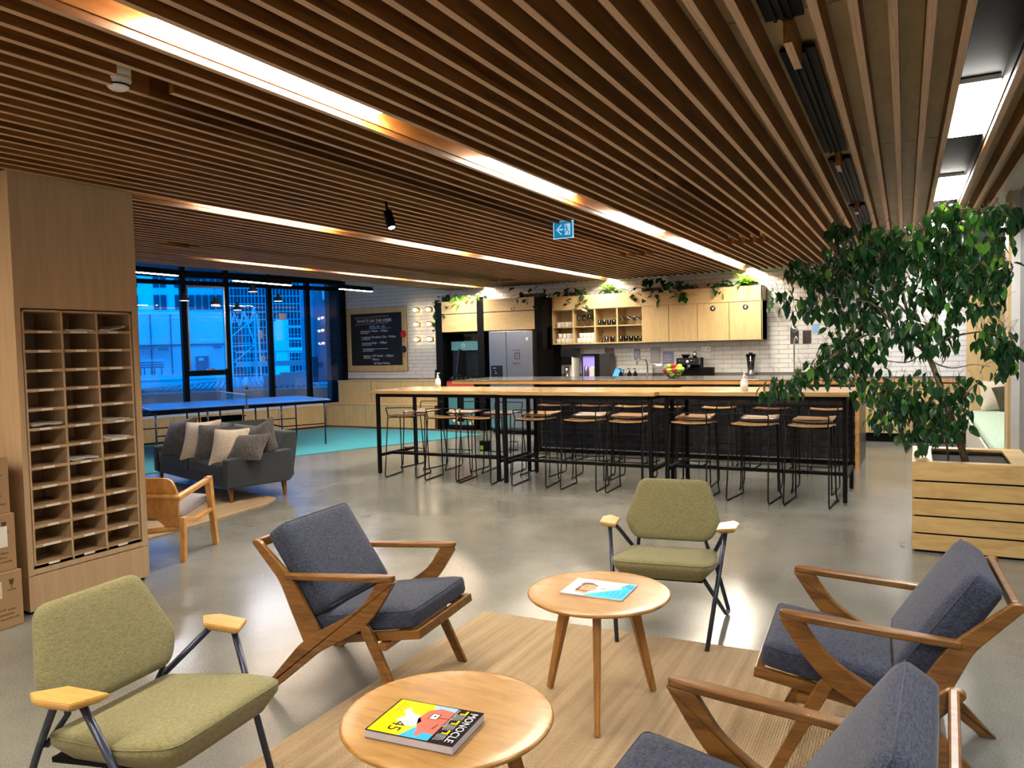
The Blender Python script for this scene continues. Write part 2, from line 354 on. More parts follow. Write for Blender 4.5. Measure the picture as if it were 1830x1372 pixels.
# ---- slatted ceiling; it runs very slightly off square and rises towards the kitchen wall
YA, YB = -3.0, 13.16
def CX_(x, y): return x-.012*(y-2)
def CZ_(y, z=0): return 2.632+.0082*(y-3.5)+z
ceil = struct('ceiling')
def skew_box(x0, x1, y0, y1, z0, z1, mb=None, edge=True):
    mb = mb or MB(); b = mb.b; v = []
    for y in (y0, y1):
        v.append([b.verts.new((CX_(x, y), y, CZ_(y, z))) for x, z in ((x0, z0), (x1, z0), (x1, z1), (x0, z1))])
    f = b.faces.new(v[0]); b.faces.new(v[1][::-1])
    for i in range(4):
        f = b.faces.new((v[0][i], v[1][i], v[1][(i+1) % 4], v[0][(i+1) % 4]))
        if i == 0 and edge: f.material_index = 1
    return mb
DEP = .115; SW = .030; PX = .1165
XR = -.06
cuts = [(-2.86, 1.94, 2.20), (-1.645, 4.99, 5.42), (-1.68, 8.82, 9.17), (-6.40, 5.1, 5.5), (-6.23, 8.6, 9.05), (-6.25, 11.5, 11.85), (-3.1, 9.2, 9.5)]
strips_k = {-19: 'm', -40: 'a', -62: 'b', 3: 'r'}
nsl = 0
for k in range(-69, 7):
    x = XR+PX*k
    if k in strips_k: continue
    segs = [(YA, YB)]
    if k == -3:
        segs = [(2.9+.14, 3.36), (5.40, 5.62), (7.55, 7.72), (9.5, YB)]
    for (cx, c0, c1) in cuts:
        half = .13 if cx == -2.86 else .235
        if abs(CX_(x, (c0+c1)/2)-cx) < half:
            o_ = .03*((k*7) % 3)
            segs = [s2 for (a, b2) in segs for s2 in ((a, c0+o_), (c1+o_, b2)) if s2[1] > s2[0]]
    for (a, b2) in segs:
        # each batten is jointed about every 2.4 m by material, cut pieces are separate
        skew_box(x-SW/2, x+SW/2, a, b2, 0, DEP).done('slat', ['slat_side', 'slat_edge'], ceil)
# plywood sheets above the battens, with recessed joints; left out over the light slots
slots = [-19, -40, -62, 3]
xs = [XR+PX*(7.6)]
cols_ = []
edges_ = sorted([XR+PX*s for s in slots]+[], reverse=True)
right = XR+PX*6.7
for s in edges_+[XR-PX*69.3]:
    a = right; b2 = s+PX*.86 if s in edges_ else s
    n = max(1, round((a-b2)/1.2))
    for i in range(n): cols_.append((b2+(a-b2)*i/n, b2+(a-b2)*(i+1)/n))
    right = s-PX*.86
yj = [YA, -1.1, .62, 3.05, 5.48, 7.9, 10.33, YB]
for (x0, x1) in cols_:
    for y0, y1 in zip(yj, yj[1:]):
        skew_box(x0+.004, x1-.004, y0+.006, y1-.006, DEP+.002, DEP+.02, edge=False).done('ceiling_panel', 'ceiling_ply', ceil)
# dark void above the joints, closes the room
mb = MB(); skew_box(XR-PX*69.3, XR+PX*7.4, YA, YB+.1, DEP+.10, DEP+.14, mb, edge=False); mb.done('ceiling_deck', 'dark_ceiling', ceil)
# light slots: ply channel with recessed luminaires
for s in slots:
    x = XR+PX*s
    mb = MB()
    skew_box(x-.1005, x-.0945, YA, YB, .03, .15, mb, edge=False); skew_box(x+.0945, x+.1005, YA, YB, .03, .15, mb, edge=False)
    skew_box(x-.0945, x+.0945, YA, YB, .118, .15, mb, edge=False)
    mb.done('light_slot', 'black' if s == 3 else 'slot_ply', ceil)
lit = [(-2.4, -1.1), (-.5, .85), (1.86, 3.14), (4.28, 5.68), (6.78, 8.2), (9.0, 10.5), (11.1, 12.85)]
for s in slots:
    x = XR+PX*s
    names = {-19: 'over the foreground armchairs', -40: 'over the bar tables', -62: 'nearest the windows', 3: 'over the potted tree'}
    for i, (a, b2) in enumerate(lit):
        if s == -40 and a < 4: 
            if a > 1: continue
        if s == -62 and a < 6: continue
        if s == 3: a, b2 = a+.05, b2-.3
        where = ['furthest behind the viewer', 'just behind the viewer', 'nearest the viewer', 'second along the slot', 'third along the slot', 'fourth along the slot', 'last, by the tiled wall'][i]
        t = thing('recessed_light', 'linear ceiling light recessed %s, %s' % (names[s], where), 'ceiling light', (0, 0, 0), group='linear lights recessed in the ceiling slots')
        mb = MB(); skew_box(x-.088, x+.088, a-.02, b2+.02, .095, .1175, mb, edge=False); mb.done('housing', 'white', t)
        mb = MB(); skew_box(x-.091, x+.091, a, b2, .080, .0945, mb, edge=False); mb.done('diffuser', 'strip_cool' if s == 3 else 'strip', t)
# fascia of the slatted part towards the windows, and the higher window-side ceiling
xe = XR-PX*69.3
mb = MB(); skew_box(xe-.03, xe, YA, YB, .0, .9, mb, edge=False); mb.done('ceiling_fascia', 'black', ceil)
MB().box(-16, -8.2, 3.2, 13.4, 3.42, 3.5).done('upper_ceiling', 'dark_ceiling', ceil)
MB().box(.66, 1.0, -3.2, 8.4, 2.80, 2.83).done('ceiling_margin', 'white_paint', ceil)
# slot diffusers (air) in the battens
for i, (a, b2, wh) in enumerate([(1.6, 3.03, 'nearest the viewer'), (3.38, 5.38, 'second from the viewer'), (5.62, 7.52, 'third from the viewer'), (7.74, 9.4, 'behind the tree top')]):
    t = thing('air_diffuser', 'black linear slot air diffuser between ceiling slats, %s' % wh, 'air vent', group='linear air diffusers')
    x0, x1 = XR+PX*-3-.075, XR+PX*-3+.06
    mb = MB()
    skew_box(x0, x1, a, b2, .085, .10, mb, edge=False); mb.done('plate', 'black', t)
    for j in (-.028, .0, .028):
        xm = (x0+x1)/2+j; mb = MB(); skew_box(xm-.009, xm+.003, a+.01, b2-.01, .073, .087, mb, edge=False); mb.done('blade', 'black', t)

# ---- kitchen wall with white subway tiles
WY = 13.2
wk = struct('wall_kitchen')
MB().box(-11.6, 2.6, WY, WY+.2, 0, 3.5).done('wall_backing', 'grey_grout', wk)
tw, th, g = .300, .0755, .005
tme = {}
cands = []
row = 0; z = .50
while z < 3.35:
    off = (row % 2)*tw/2; x = -11.6+off-.15
    while x < .74:
        x0, x1 = max(x, -11.05), min(x+tw, .78)
        if x1-x0 > .06: cands.append((x0, x1, z, z+th))
        x += tw
    z += th; row += 1
def hidden(x0, x1, z0, z1):
    xm, zm = (x0+x1)/2, (z0+z1)/2
    if zm < .93 : return True
    if -6.05 < xm < -1.0 and zm < 1.02: return True
    if -5.85 < xm < -2.42 and 1.62 < zm < 2.38: return True
    if -8.1 < xm < -5.9 and zm < 2.38 and not (-7.9 < xm < -7.1 and 1.6 < zm < 2.0): return True
    if x1 > -5.9 and zm > 2.80: return True
    return False
vis = [c for c in cands if not hidden(*c)]
vis.sort(key=lambda c: (c[0]+c[1])**2/4+CH)       # nearest to the camera first
vis.sort(key=lambda c: math.hypot((c[0]+c[1])/2, WY))
def tile_mesh(mb, x0, x1, z0, z1):
    h = g/2; d = .007
    mb.box(x0+h, x1-h, WY-d-random.uniform(0, .0012), WY+.001, z0+h, z1-h, bev=.0015, seg=1)
cache = {}
for (x0, x1, z0, z1) in vis[:300]:
    key = round(x1-x0, 3)
    if key not in cache:
        mb = MB(); mb.box(g/2, key-g/2, -.0078, .001, g/2, th-g/2, bev=.0015, seg=1); o = mb.done('tile', 'white_tile', wk, (x0, WY, z0)); cache[key] = o.data
    else: o = link('tile', cache[key], wk, (x0, WY-random.uniform(0, .001), z0))
mb = MB()
for c in vis[300:]: tile_mesh(mb, *c)
mb.done('tiles', 'white_tile', wk, kind='stuff')

# ---- other walls
MB().box(-5.6, -5.4, -3.2, 2.66, 0, 2.8).done('wall_left', 'honey_wood', kind='structure')
MB().box(-5.6, 1.1, -3.3, -3.1, 0, 3.5).done('wall_rear', 'white_paint', kind='structure')
wr = struct('wall_right')
MB().box(.80, .95, -3.2, 8.32, 0, 3.2).done('wall_panel', 'grey_wall', wr)
MB().box(.735, .80, 8.05, 8.32, 0, 3.2).done('corner_trim', 'white_paint', wr)
MB().box(.712, .735, 8.05, 8.33, 0, 3.2).done('jamb', 'birch', wr)
wn_ = struct('wall_nook')
MB().box(.62, 2.4, 12.62, 12.68, 0, 3.3).done('wall_panel', 'birch', wn_)
MB().box(2.2, 2.3, 8.3, 12.7, 0, 3.3).done('side_panel', 'birch', wn_)
MB().box(.95, 2.3, 8.2, 8.32, 0, 3.3).done('return_panel', 'birch', wn_)
MB().box(.55, 2.4, 8.2, 13.3, 3.2, 3.3).done('nook_ceiling', 'white_paint', wn_)
MB().box(-16, -5.4, 3.1, 3.3, 0, 3.5).done('wall_side', 'white_paint', kind='structure')

# column that holds the pigeonholes: plywood cladding with an opening
wc = struct('wall_column')
XF = -4.69; ya, yb = 2.652, 3.462; oy0, oy1, oz0, oz1 = 2.686, 3.418, .268, 1.838
mb = MB()
mb.box(XF-.018, XF, ya, oy0, .235, 2.64); mb.box(XF-.018, XF, oy1, yb, .235, 2.64); mb.box(XF-.018, XF, oy0, oy1, oz1, 2.64); mb.box(XF-.018, XF, oy0, oy1, .238, oz0)
mb.done('front_panel', 'birch_column', wc)
MB().box(XF-.018, XF, ya, yb, .02, .232).done('plinth_panel', 'birch_column', wc)
MB().box(XF-.72, XF-.018, yb-.018, yb-.004, .02, 2.64).done('side_panel', 'birch_column', wc)
MB().box(XF-.72, XF-.018, ya+.004, ya+.018, .02, 2.64).done('side_panel', 'birch_column', wc)
MB().box(XF-.72, XF-.70, ya, yb, .02, 2.64).done('rear_panel', 'birch_column', wc)
MB().box(XF-.70, XF-.03, ya+.02, yb-.02, 0, .03).done('toe_base', 'black', wc)
t = thing('pigeonhole_unit', 'birch pigeonhole unit of thirty-nine open boxes set in the column', 'pigeonholes', (XF, oy0, oz0))
W_, H_ = oy1-oy0, oz1-oz0
mb = MB(); gp = .008; fr = .012
mb.box(-.34, -.006, gp, gp+fr, gp, H_-gp); mb.box(-.34, -.006, W_-gp-fr, W_-gp, gp, H_-gp); mb.box(-.34, -.006, gp, W_-gp, H_-gp-fr, H_-gp); mb.box(-.34, -.006, gp, W_-gp, gp, gp+fr)
mb.done('frame', 'birch_column', t)
MB().box(-.30, -.285, gp, W_-gp, gp, H_-gp).done('back_board', 'birch_column', t)
MB().box(-.36, -.35, 0.001, W_-.001, 0.001, H_-.001).done('reveal', 'black', t)
iw = W_-2*gp-2*fr; cw = iw/3
for i in (1, 2):
    y = gp+fr+cw*i; MB().box(-.285, -.01, y-.007, y+.007, gp, H_-gp).done('divider', 'birch_column', t)
ih = H_-2*gp-2*fr; rh = ih/13
for r in range(13):
    z = gp+fr+rh*r
    for i in range(3):
        y0 = gp+fr+cw*i+(.007 if i else 0); y1 = gp+fr+cw*(i+1)-(.007 if i < 2 else 0)
        s_ = MB().box(-.285, -.014, y0, y1, z-.004, z+.004).box(-.016, -.006, y0, y1, z-.012, z+.006).done('shelf', 'birch_column', t)
        lw = random.choice([.07, .09, .11]); yc = y0+(y1-y0)*random.uniform(.42, .55)
        MB().box(-.006, -.0045, yc-lw/2, yc+lw/2, z-.010, z+.003).done('name_strip', 'label_white', s_)
def paper_stack(col, r, n, lab, curl=0, dark=False):
    y0 = oy0+gp+fr+cw*col+.02; z = oz0+gp+fr+rh*r+.006
    mb = MB()
    for q in range(n):
        t2 = bmesh.new(); bmesh.ops.create_grid(t2, x_segments=2, y_segments=8, size=.5)
        for v in t2.verts:
            yy = v.co.y
            v.co = Vector((v.co.x*.24, yy*(cw-.05), q*.006+curl*(yy+.5)**3+.003*math.sin(yy*9+q)))
        geo = bmesh.ops.solidify(t2, geom=t2.faces[:], thickness=.003)
        mb.add(t2, Matrix.Translation((XF-.135+.02*random.random(), y0+(cw-.05)/2, z+.004)) @ Matrix.Rotation(random.uniform(-.06, .06), 4, 'Z'), mi=(1 if dark and q < n-2 else 0))
    tag(mb.done('mail_papers', ['paper', 'cardboard_ink']), lab, 'papers', 'papers lying in the pigeonholes')
paper_stack(2, 12, 2, 'white sheet with curled corner in the top right pigeonhole', .03)
paper_stack(1, 12, 2, 'flat white sheets in the top middle pigeonhole')
paper_stack(0, 7, 4, 'folded magazines in the left column pigeonhole, sixth row down', dark=True)
paper_stack(1, 5, 3, 'thin grey papers in the middle column pigeonhole, lower half', dark=True)
paper_stack(2, 6, 2, 'thin envelope in the right column pigeonhole, seventh row down', dark=True)
paper_stack(2, 7, 2, 'thin dark papers in the right column pigeonhole, sixth row down', dark=True)

# ---- window wall (runs at an angle), black aluminium frames
dW = Vector((.30, .954, 0)).normalized(); nW = Vector((-.954, .30, 0)).normalized()
P0 = Vector((-10.88, 12.25, 0))
def W3(t_, n_, z_): return P0+dW*t_+nW*n_+Vector((0, 0, z_))
def wbox(mb, t0, t1, n0, n1, z0, z1, mi=0, bev=0):
    A = Matrix(((dW.x, nW.x, 0, P0.x), (dW.y, nW.y, 0, P0.y), (0, 0, 1, 0), (0, 0, 0, 1)))
    return mb.box(t0, t1, n0, n1, z0, z1, M=A, mi=mi, bev=bev)
def tpar(x, y): return (Vector((x, y, 0))-P0).dot(dW)
mul = [tpar(-11.0, 13.03), tpar(-11.24, 12.27), tpar(-11.495, 11.46), tpar(-11.763, 10.61), tpar(-12.01, 9.82)]
while mul[-1] > -8.5: mul.append(mul[-1]-.86)
for i in range(len(mul)-1):
    b2, a = mul[i], mul[i+1]
    ws = struct('window_%d' % (i+1))
    wbox(MB(), a+.04, b2-.04, .375, .385, .46, 3.40).done('pane', 'clear_glass', ws)
    wbox(MB(), b2-.045, b2+.045, .33, .43, .44, 3.42).done('mullion', 'black', ws)
    wbox(MB(), a+.04, b2-.04, .33, .43, 2.985, 3.11).done('transom', 'black', ws)
    wbox(MB(), a+.04, b2-.04, .33, .43, 2.845, 2.925).done('transom', 'black', ws)
    wbox(MB(), a+.04, b2-.04, .34, .42, .44, .50).done('sill', 'black', ws)
    if i == 3:
        wbox(MB(), a+.04, b2-.04, .30, .43, 1.15, 1.25).done('transom', 'black', ws)
        mb = MB(); wbox(mb, a+.05, a+.075, .31, .34, 1.27, 2.83); wbox(mb, b2-.075, b2-.05, .31, .34, 1.27, 2.83); wbox(mb, a+.05, b2-.05, .31, .34, 2.80, 2.83)
        mb.done('sash', 'steel', ws)
        wbox(MB(), (a+b2)/2-.05, (a+b2)/2+.1, .27, .31, 1.25, 1.28).done('handle', 'steel', ws)
MB().box(-11.3, -11.0, 13.0, 13.2, 0, 3.42).done('trim_1', 'black', kind='structure')

# stepped plywood bench along the windows and the chalkboard wall: one built-in run, panelled
bn = thing('window_bench', 'stepped plywood bench along windows and chalkboard wall', 'bench')
tb = mul[-1]
for i in range(9):
    t1_ = -.0-1.02*i; t0_ = t1_-1.02
    wbox(MB(), t0_+.005, t1_-.005, 0, .018, .02, .44).done('front_panel', 'birch', bn)
wbox(MB(), -9.5, 0.1, .02, .60, 0, .43).done('bench_core', 'black', bn)
wbox(MB(), -9.5, .12, -.01, .60, .441, .465).done('ledge', 'white_paint', bn)
x = -10.88
for i in range(5):
    x1 = min(x+.56, -8.18) if i < 4 else -8.18
    if i == 0: x1 = -10.40
    MB().box(x+.005, x1-.005, 12.3, 12.318, .02, .455).done('front_panel', 'birch', bn); x = x1
MB().box(-10.86, -8.19, 12.32, 13.18, 0, .45).done('bench_core', 'mag_brown', bn)
MB().box(-10.9, -8.18, 12.29, 13.18, .456, .478, bev=.003).done('seat_top', 'birch_h', bn)
xs_ = [-10.80, -9.93, -9.16, -8.36, -8.18]
for a, b2 in zip(xs_, xs_[1:]): MB().box(a+.005, b2-.005, 12.62, 12.638, .48, .915).done('riser_panel', 'birch', bn)
MB().box(-10.80, -8.18, 12.64, 13.18, .48, .915).done('riser_core', 'mag_brown', bn)
MB().box(-10.81, -8.17, 12.61, 13.19, .917, .935, bev=.003).done('upper_top', 'birch_h', bn)

tag(MB().prism([(-11.2, 8.0), (-8.27, 8.38), (-6.82, 11.82), (-8.05, 12.1), (-10.55, 12.02), (-12.0, 8.0), (-12.9, 5.4), (-9.4, 5.2)][1:] , .001, .009, 'Z').done('carpet', 'teal_carpet'), 'large turquoise carpet lying in front of the window bench', 'carpet')

# ================================================================ KITCHEN
# tall black cabinet housing with plywood flap doors
t = thing('tall_cabinet', 'tall black cabinet frame with plywood lockers above arcade machine and fridge', 'cabinet', (-8.17, 12.4, 0))
H2 = 2.44
for a, b2 in ((0, .15), (.93, 1.07), (2.12, 2.27)): MB().box(a, b2, 0, .79, 0, H2-.01, bev=.002).done('upright_panel', 'black', t)
MB().box(.15, .93, .3, .78, 1.83, 1.85).done('niche_top', 'charcoal', t)
for a, b2 in ((.15, .93), (1.07, 2.12)):
    MB().box(a+.002, b2-.002, -.004, .015, 1.862, 2.193, bev=.002).done('door', 'birch_h', t)
    MB().box(a+.002, b2-.002, -.004, .015, 2.207, H2-.002, bev=.002).done('fascia', 'birch_h', t)
    MB().box(a, b2, .017, .78, 1.86, 2.42).done('carcass', 'black', t)
MB().box(.0, 2.27, .74, .79, .0, 1.6).done('rear_panel', 'charcoal', t)

# arcade machine
t = thing('arcade_machine', 'black upright arcade machine with teal marquee in the cabinet niche', 'arcade machine', (-7.98, 12.35, 0))
side = [(.0, .03), (.55, .03), (.55, 1.70), (.22, 1.70), (.22, 1.50), (.30, 1.46), (.24, 1.02), (.02, .90), (.02, .80), (.06, .74), (.06, .03)]
for x in (.03, .64): MB().prism([(a+.02, b2) for a, b2 in side], x, x+.02, 'X').done('side_panel', 'black', t)
MB().box(.05, .64, .26, .57, .03, 1.66).done('body', 'black_gloss', t)
MB().box(.05, .64, .22, .26, 1.51, 1.68, bev=.004).done('marquee', 'teal_print', t)
mb = MB(); mb.lathe([(.030, 0), (.036, 0), (.036, .002), (.030, .002)], c=(0, 0, 0), M=Matrix.Rotation(PI/2, 4, 'X'), n=20); mb.done('ring_logo', 'white', t, (.32, .218, 1.60))
MB().beam((.345, .27, 1.48), (.345, .16, 1.02), .52, .02, ref=(1, 0, 0)).done('screen', 'black_gloss', t)
MB().prism([(.03, .93), (.24, 1.03), (.24, .99), (.03, .88)], .05, .64, 'X').done('control_panel', 'black', t)
MB().box(.05, .64, .02, .03, .905, .925).done('red_trim', 'red', t)
MB().box(.05, .64, .025, .05, .80, .90).done('front_board', 'red_plastic', t)
for i in range(5):
    MB().ball((.13+i*.1, .10, .985), .014, sub=1).done('button', 'green_lime' if i % 2 else 'orange_print', t)
for xx in (.17, .45):
    st = MB().tube([(xx, .07, .93), (xx, .06, 1.0)], .006).ball((xx, .06, 1.01), .016, sub=1).done('joystick', 'black_gloss', t)
MB().box(.06, .63, .055, .065, .10, .72).done('front_art', 'teal_print', t)
MB().box(.26, .40, .045, .056, .16, .72).done('coin_door', 'black', t)
for i in range(26):
    a, b2 = random.uniform(.08, .6), random.uniform(.12, .40)
    if .24 < a < .42 and b2 > .16: continue
    mb = MB(); mb.prism([(a+.032*math.cos(q*PI/3), b2+.032*math.sin(q*PI/3)) for q in range(6)], .050-.0003*i, .054, 'Y'); mb.done('fruit_print', 'orange_print' if i % 2 else 'cream_print', t)
MB().box(.05, .64, .05, .08, .03, .10).done('kick_plate', 'black', t)

# fridge
t = thing('fridge', 'stainless steel double door fridge with dispenser in black cabinet', 'fridge', (-6.89, 12.2, 0))
MB().box(0, .88, .05, .75, .06, 1.84).done('body', 'steel_dark', t)
for a, b2 in ((0, .352), (.358, .88)):
    MB().box(a, b2, 0, .05, .82, 1.84, bev=.008).done('door', 'steel', t)
MB().box(0, .88, 0, .05, .10, .76, bev=.008).done('freezer_drawer', 'steel', t)
MB().box(0, .88, .01, .05, .77, .81).done('drawer_gap', 'black', t)
MB().box(.035, .27, -.012, .001, .93, 1.22, bev=.008).done('dispenser', 'black_gloss', t)
text('filtered', .022, 'chalk', frame_xz(.08, -.013, 1.17), t); text('ice', .018, 'chalk', frame_xz(.12, -.013, 1.12), t); text('water', .018, 'chalk', frame_xz(.12, -.013, 1.08), t)
MB().box(.75, .80, -.002, .001, 1.66, 1.72).done('energy_sticker', 'white', t)
mb = MB()
for a, b2, c, d in ((.52, .63, 1.33, 1.345), (.52, .63, 1.43, 1.445), (.52, .535, 1.33, 1.445), (.615, .63, 1.33, 1.445), (.55, .60, 1.38, 1.392)): mb.box(a, b2, -.002, .001, c, d)
for k in range(5): mb.box(.50+k*.03, .515+k*.03, -.002, .001, 1.24, 1.27); mb.box(.50+k*.03, .515+k*.03, -.002, .001, 1.48, 1.50)
mb.done('ruled_magnet', 'mag_brown', t)
MB().box(.02, .86, .05, .7, 0, .06).done('plinth', 'black', t)

# wall cabinets (front plane y 12.8)
t = thing('wall_cabinet', 'long plywood wall cabinet with open shelves and four doors under plants', 'cabinet', (-5.89, 12.8, 1.573))
CW = 3.705
dv = [0.0, .415, .83, 1.25, 1.71, 2.175, 2.66, 3.18, CW]      # bay edges
mb = MB(); mb.box(0, CW, .37, .39, 0, .86); mb.done('back_board', 'birch_h', t)
MB().box(0, CW, 0, .39, 0, .018).done('bottom_board', 'birch_h', t); MB().box(0, CW, 0, .38, .612, .63).done('top_board', 'birch_h', t)
for x in dv: MB().box(max(0, x-.012), min(CW, x+.012) if x < CW else CW, .001, .37, .018, .612).done('upright', 'birch', t)
for i in range(4): MB().box(dv[i]+.012, dv[i+1]-.012, .02, .37, .30, .316).done('shelf', 'birch_h', t)
for i in range(4, 8): 
    d_ = MB().box(dv[i]+.004, dv[i+1]-.004, -.018, 0, .002, .613, bev=.001).done('door', 'birch', t)
    if i >= 6:
        mb = MB(); mb.lathe([(0, 0), (.044, 0), (.044, .003), (0, .003)], n=20, M=Matrix.Rotation(PI/2, 4, 'X')); s_ = mb.done('round_sticker', 'charcoal', d_, ((dv[i]+dv[i+1])/2, -.0185, .53))
        mb = MB(); mb.box(dv[i]/2+dv[i+1]/2-.012, dv[i]/2+dv[i+1]/2+.012, -.023, -.0215, .512, .538); mb.box(dv[i]/2+dv[i+1]/2-.018, dv[i]/2+dv[i+1]/2+.018, -.023, -.0215, .542, .546); mb.done('bin_icon', 'white', t)
MB().box(dv[4], CW-.02, .0002, .0008, .01, .64).done('shadow_gap', 'black', t)
MB().box(0, CW, -.018, 0, .623, .868, bev=.001).done('fascia', 'birch_h', t)
MB().box(CW-.02, CW, -.018, .38, .0, .868).done('end_panel', 'birch', t); MB().box(0, .02, -.018, .38, .62, .868).done('end_panel', 'birch', t)
# counters along the wall
t = thing('kitchen_counter', 'kitchen counter with plywood doors and timber edge along tiled wall', 'counter', (-5.73, 12.65, 0))
L_ = 6.33
MB().box(0, L_, 0, .54, .905, .93).done('worktop', 'stone_top', t); MB().box(0, L_, -.012, 0, .89, .935, bev=.002).done('timber_edge', 'island_wood', t)
MB().box(0, L_, .06, .54, 0, .13).done('kick_board', 'black', t)
MB().box(0, L_, .031, .54, .13, .9).done('carcass', 'black', t)
x = 0
xe_ = [0, .75, 1.4, 2.05, 2.7, 3.35, 4.0, 4.64, 5.1, 5.58, 6.33]
for a, b2 in zip(xe_, xe_[1:]):
    MB().box(a+.004, b2-.004, .01, .03, .135, .87, bev=.001).done('door', 'birch', t)

# ---- island with black tile front and timber waterfall end
t = thing('kitchen_island', 'long kitchen island with black tiled front and timber edged top', 'island', (-6.25, 9.9, 0))
IL = 5.65
MB().box(0, IL, 0, 1.28, 1.045, 1.062, bev=.001).done('worktop', 'stone_top', t)
MB().box(0, IL, 0, .02, 1.005, 1.044, bev=.001).done('timber_edge', 'island_wood', t)
MB().box(0, .02, .02, 1.27, 1.005, 1.044).done('timber_edge', 'island_wood', t)
MB().box(0.02, IL-.05, .02, 1.27, 1.0, 1.044).done('top_core', 'black', t)
MB().box(IL-.045, IL, .0, 1.28, 0, 1.045).done('waterfall_end', 'charcoal', t)
MB().box(IL-.045, IL, -.004, 0, 0, 1.045, bev=.001).done('end_edge', 'island_wood', t)
MB().box(1.38, IL-.05, .25, 1.25, 0, 1.0).done('body', 'black', t)
MB().box(1.38, IL-.045, .235, .25, .06, 1.0).done('tile_backing', 'grout_dark', t)
MB().box(1.30, 1.38, .20, .30, 0, 1.0).done('corner_post', 'black_metal', t)
MB().box(.06, 1.3, 1.2, 1.24, .12, .18).done('rail', 'black_metal', t)
key = {}
for r in range(12):
    z0 = .075+r*.0755; x = 1.38-(r % 2)*.15
    while x < IL-.05:
        x0, x1 = max(x, 1.385), min(x+.3, IL-.048)
        if x1-x0 > .04:
            k_ = round(x1-x0, 3)
            if k_ not in key: key[k_] = MB().box(.002, k_-.002, 0, .009, .002, .0735, bev=.001, seg=1).done('tile', 'black_tile', t, (x0, .228, z0)).data
            else: link('tile', key[k_], t, (x0, .228-random.uniform(0, .001), z0))
        x += .3

# ================================================================ BAR TABLES AND STOOLS
def bar_table(x0, x1, y0, y1, label):
    t = thing('bar_table', label, 'table', ((x0+x1)/2, (y0+y1)/2, 0), group='bar tables in a row')
    w, d = (x1-x0)/2-.001, (y1-y0)/2
    MB().box(-w, w, -d, d, 1.012, 1.052, bev=.002).done('tabletop', 'bamboo', t)
    i_ = .06; lw = .038
    X, Y = w-i_, d-i_
    for sx in (-1, 1):
        for sy in (-1, 1):
            l = MB().box(sx*X-lw/2, sx*X+lw/2, sy*Y-lw/2, sy*Y+lw/2, .025, 1.01).done('leg', 'black_metal', t)
            MB().lathe([(0, 0), (.016, 0), (.016, .008), (.006, .012), (.006, .03), (0, .03)], n=10, c=(sx*X, sy*Y, 0)).done('levelling_foot', 'steel_dark', l)
    for sy in (-1, 1):
        MB().box(-X, X, sy*Y-lw/2, sy*Y+lw/2, .972, 1.011).done('top_rail', 'black_metal', t)
    MB().box(-X, X, -.35*Y-lw/2, -.35*Y+lw/2, .235, .268).done('foot_rail', 'black_metal', t)
    for sx in (-1, 1):
        MB().box(sx*X-lw/2, sx*X+lw/2, -Y, Y, .972, 1.011).done('top_rail', 'black_metal', t)
        MB().box(sx*X-lw/2, sx*X+lw/2, -Y, Y, .235, .268).done('foot_rail', 'black_metal', t)
    return t
bar_table(-5.935, -4.135, 7.53, 8.43, 'bamboo bar table on black frame, the one nearest the chalkboard')
bar_table(-4.13, -2.33, 7.47, 8.37, 'bamboo bar table on black frame, the middle one of three')
bar_table(-2.325, -.525, 7.61, 8.51, 'bamboo bar table on black frame, the one nearest the potted tree')

def make_stool(mat):
    t = thing('bar_stool', '', 'stool')
    # local: +Y is the front, sits at origin; seat width .38, height .74
    t2 = bmesh.new(); n = 8
    gr = bmesh.ops.create_grid(t2, x_segments=10, y_segments=8, size=.5)
    for v in t2.verts:
        x, y = v.co.x, v.co.y
        yy = y*.34; xx = x*(.37+.02*y)
        zz = .745+.012*(2*x)**2-.010+.018*max(0, -y*2-.4)-.03*max(0, (y*2-.5))**1.5
        v.co = Vector((xx, yy, zz))
    bmesh.ops.solidify(t2, geom=t2.faces[:], thickness=.013)
    for f in t2.faces: f.smooth = abs(f.normal.z) > .5
    MB().add(t2).done('seat', mat, t)
    r = .0072
    for s in (-1, 1):
        MB().tube([(s*.175, .16, .735), (s*.185, .20, .04), (s*.19, .25, .008), (s*.20, -.26, .008), (s*.185, -.17, .73)], r, bend=.05).done('side_frame', 'black_metal', t)
        for yy in (.2, -.2): MB().ball((s*.197, yy, .007), .008, sub=1).done('floor_glide', 'black', t)
    MB().tube([(-.178, -.165, .72), (-.192, -.20, .835), (-.185, -.205, .845), (0, -.225, .85), (.185, -.205, .845), (.192, -.20, .835), (.178, -.165, .72)], .006, bend=.03).done('back_loop', 'black_metal', t)
    MB().tube([(-.183, .185, .27), (.183, .185, .27)], .0055).done('footrest', 'black_metal', t)
    for yy in (.15, -.14): MB().tube([(-.176, yy, .728), (.176, yy, .728)], r).done('seat_rail', 'black_metal', t)
    return t
sA = make_stool('stool_wood'); sB = make_stool('stool_walnut')
ordn = ['leftmost', 'second from the left', 'third from the left', 'fourth from the left', 'fifth from the left', 'sixth from the left', 'seventh from the left', 'eighth from the left', 'rightmost']
used = set()
def stool(src, x, y, rz, label, group):
    if src.name not in used:
        used.add(src.name); src.location = (x, y, 0); src.rotation_euler = (0, 0, rz); src['label'] = label; src['group'] = group
    else: dup(src, (x, y, 0), rz, label, group)
near = [-5.53, -4.93, -4.45, -3.78, -3.18, -2.66, -2.0, -1.40, -.88]
for i, x in enumerate(near):
    stool(sB if i == 0 else sA, x, 7.72-.02*(i % 3), [.2, .13, .1, .08, .05, .04, -.06, -.12, -.08][i],
          'wire bar stool tucked under near side of bar tables, %s' % ordn[i], 'bar stools along the near side of the bar tables')
mid = [-5.75, -5.10, -4.55, -4.02, -3.36, -2.88, -2.14, -1.46, -.92]
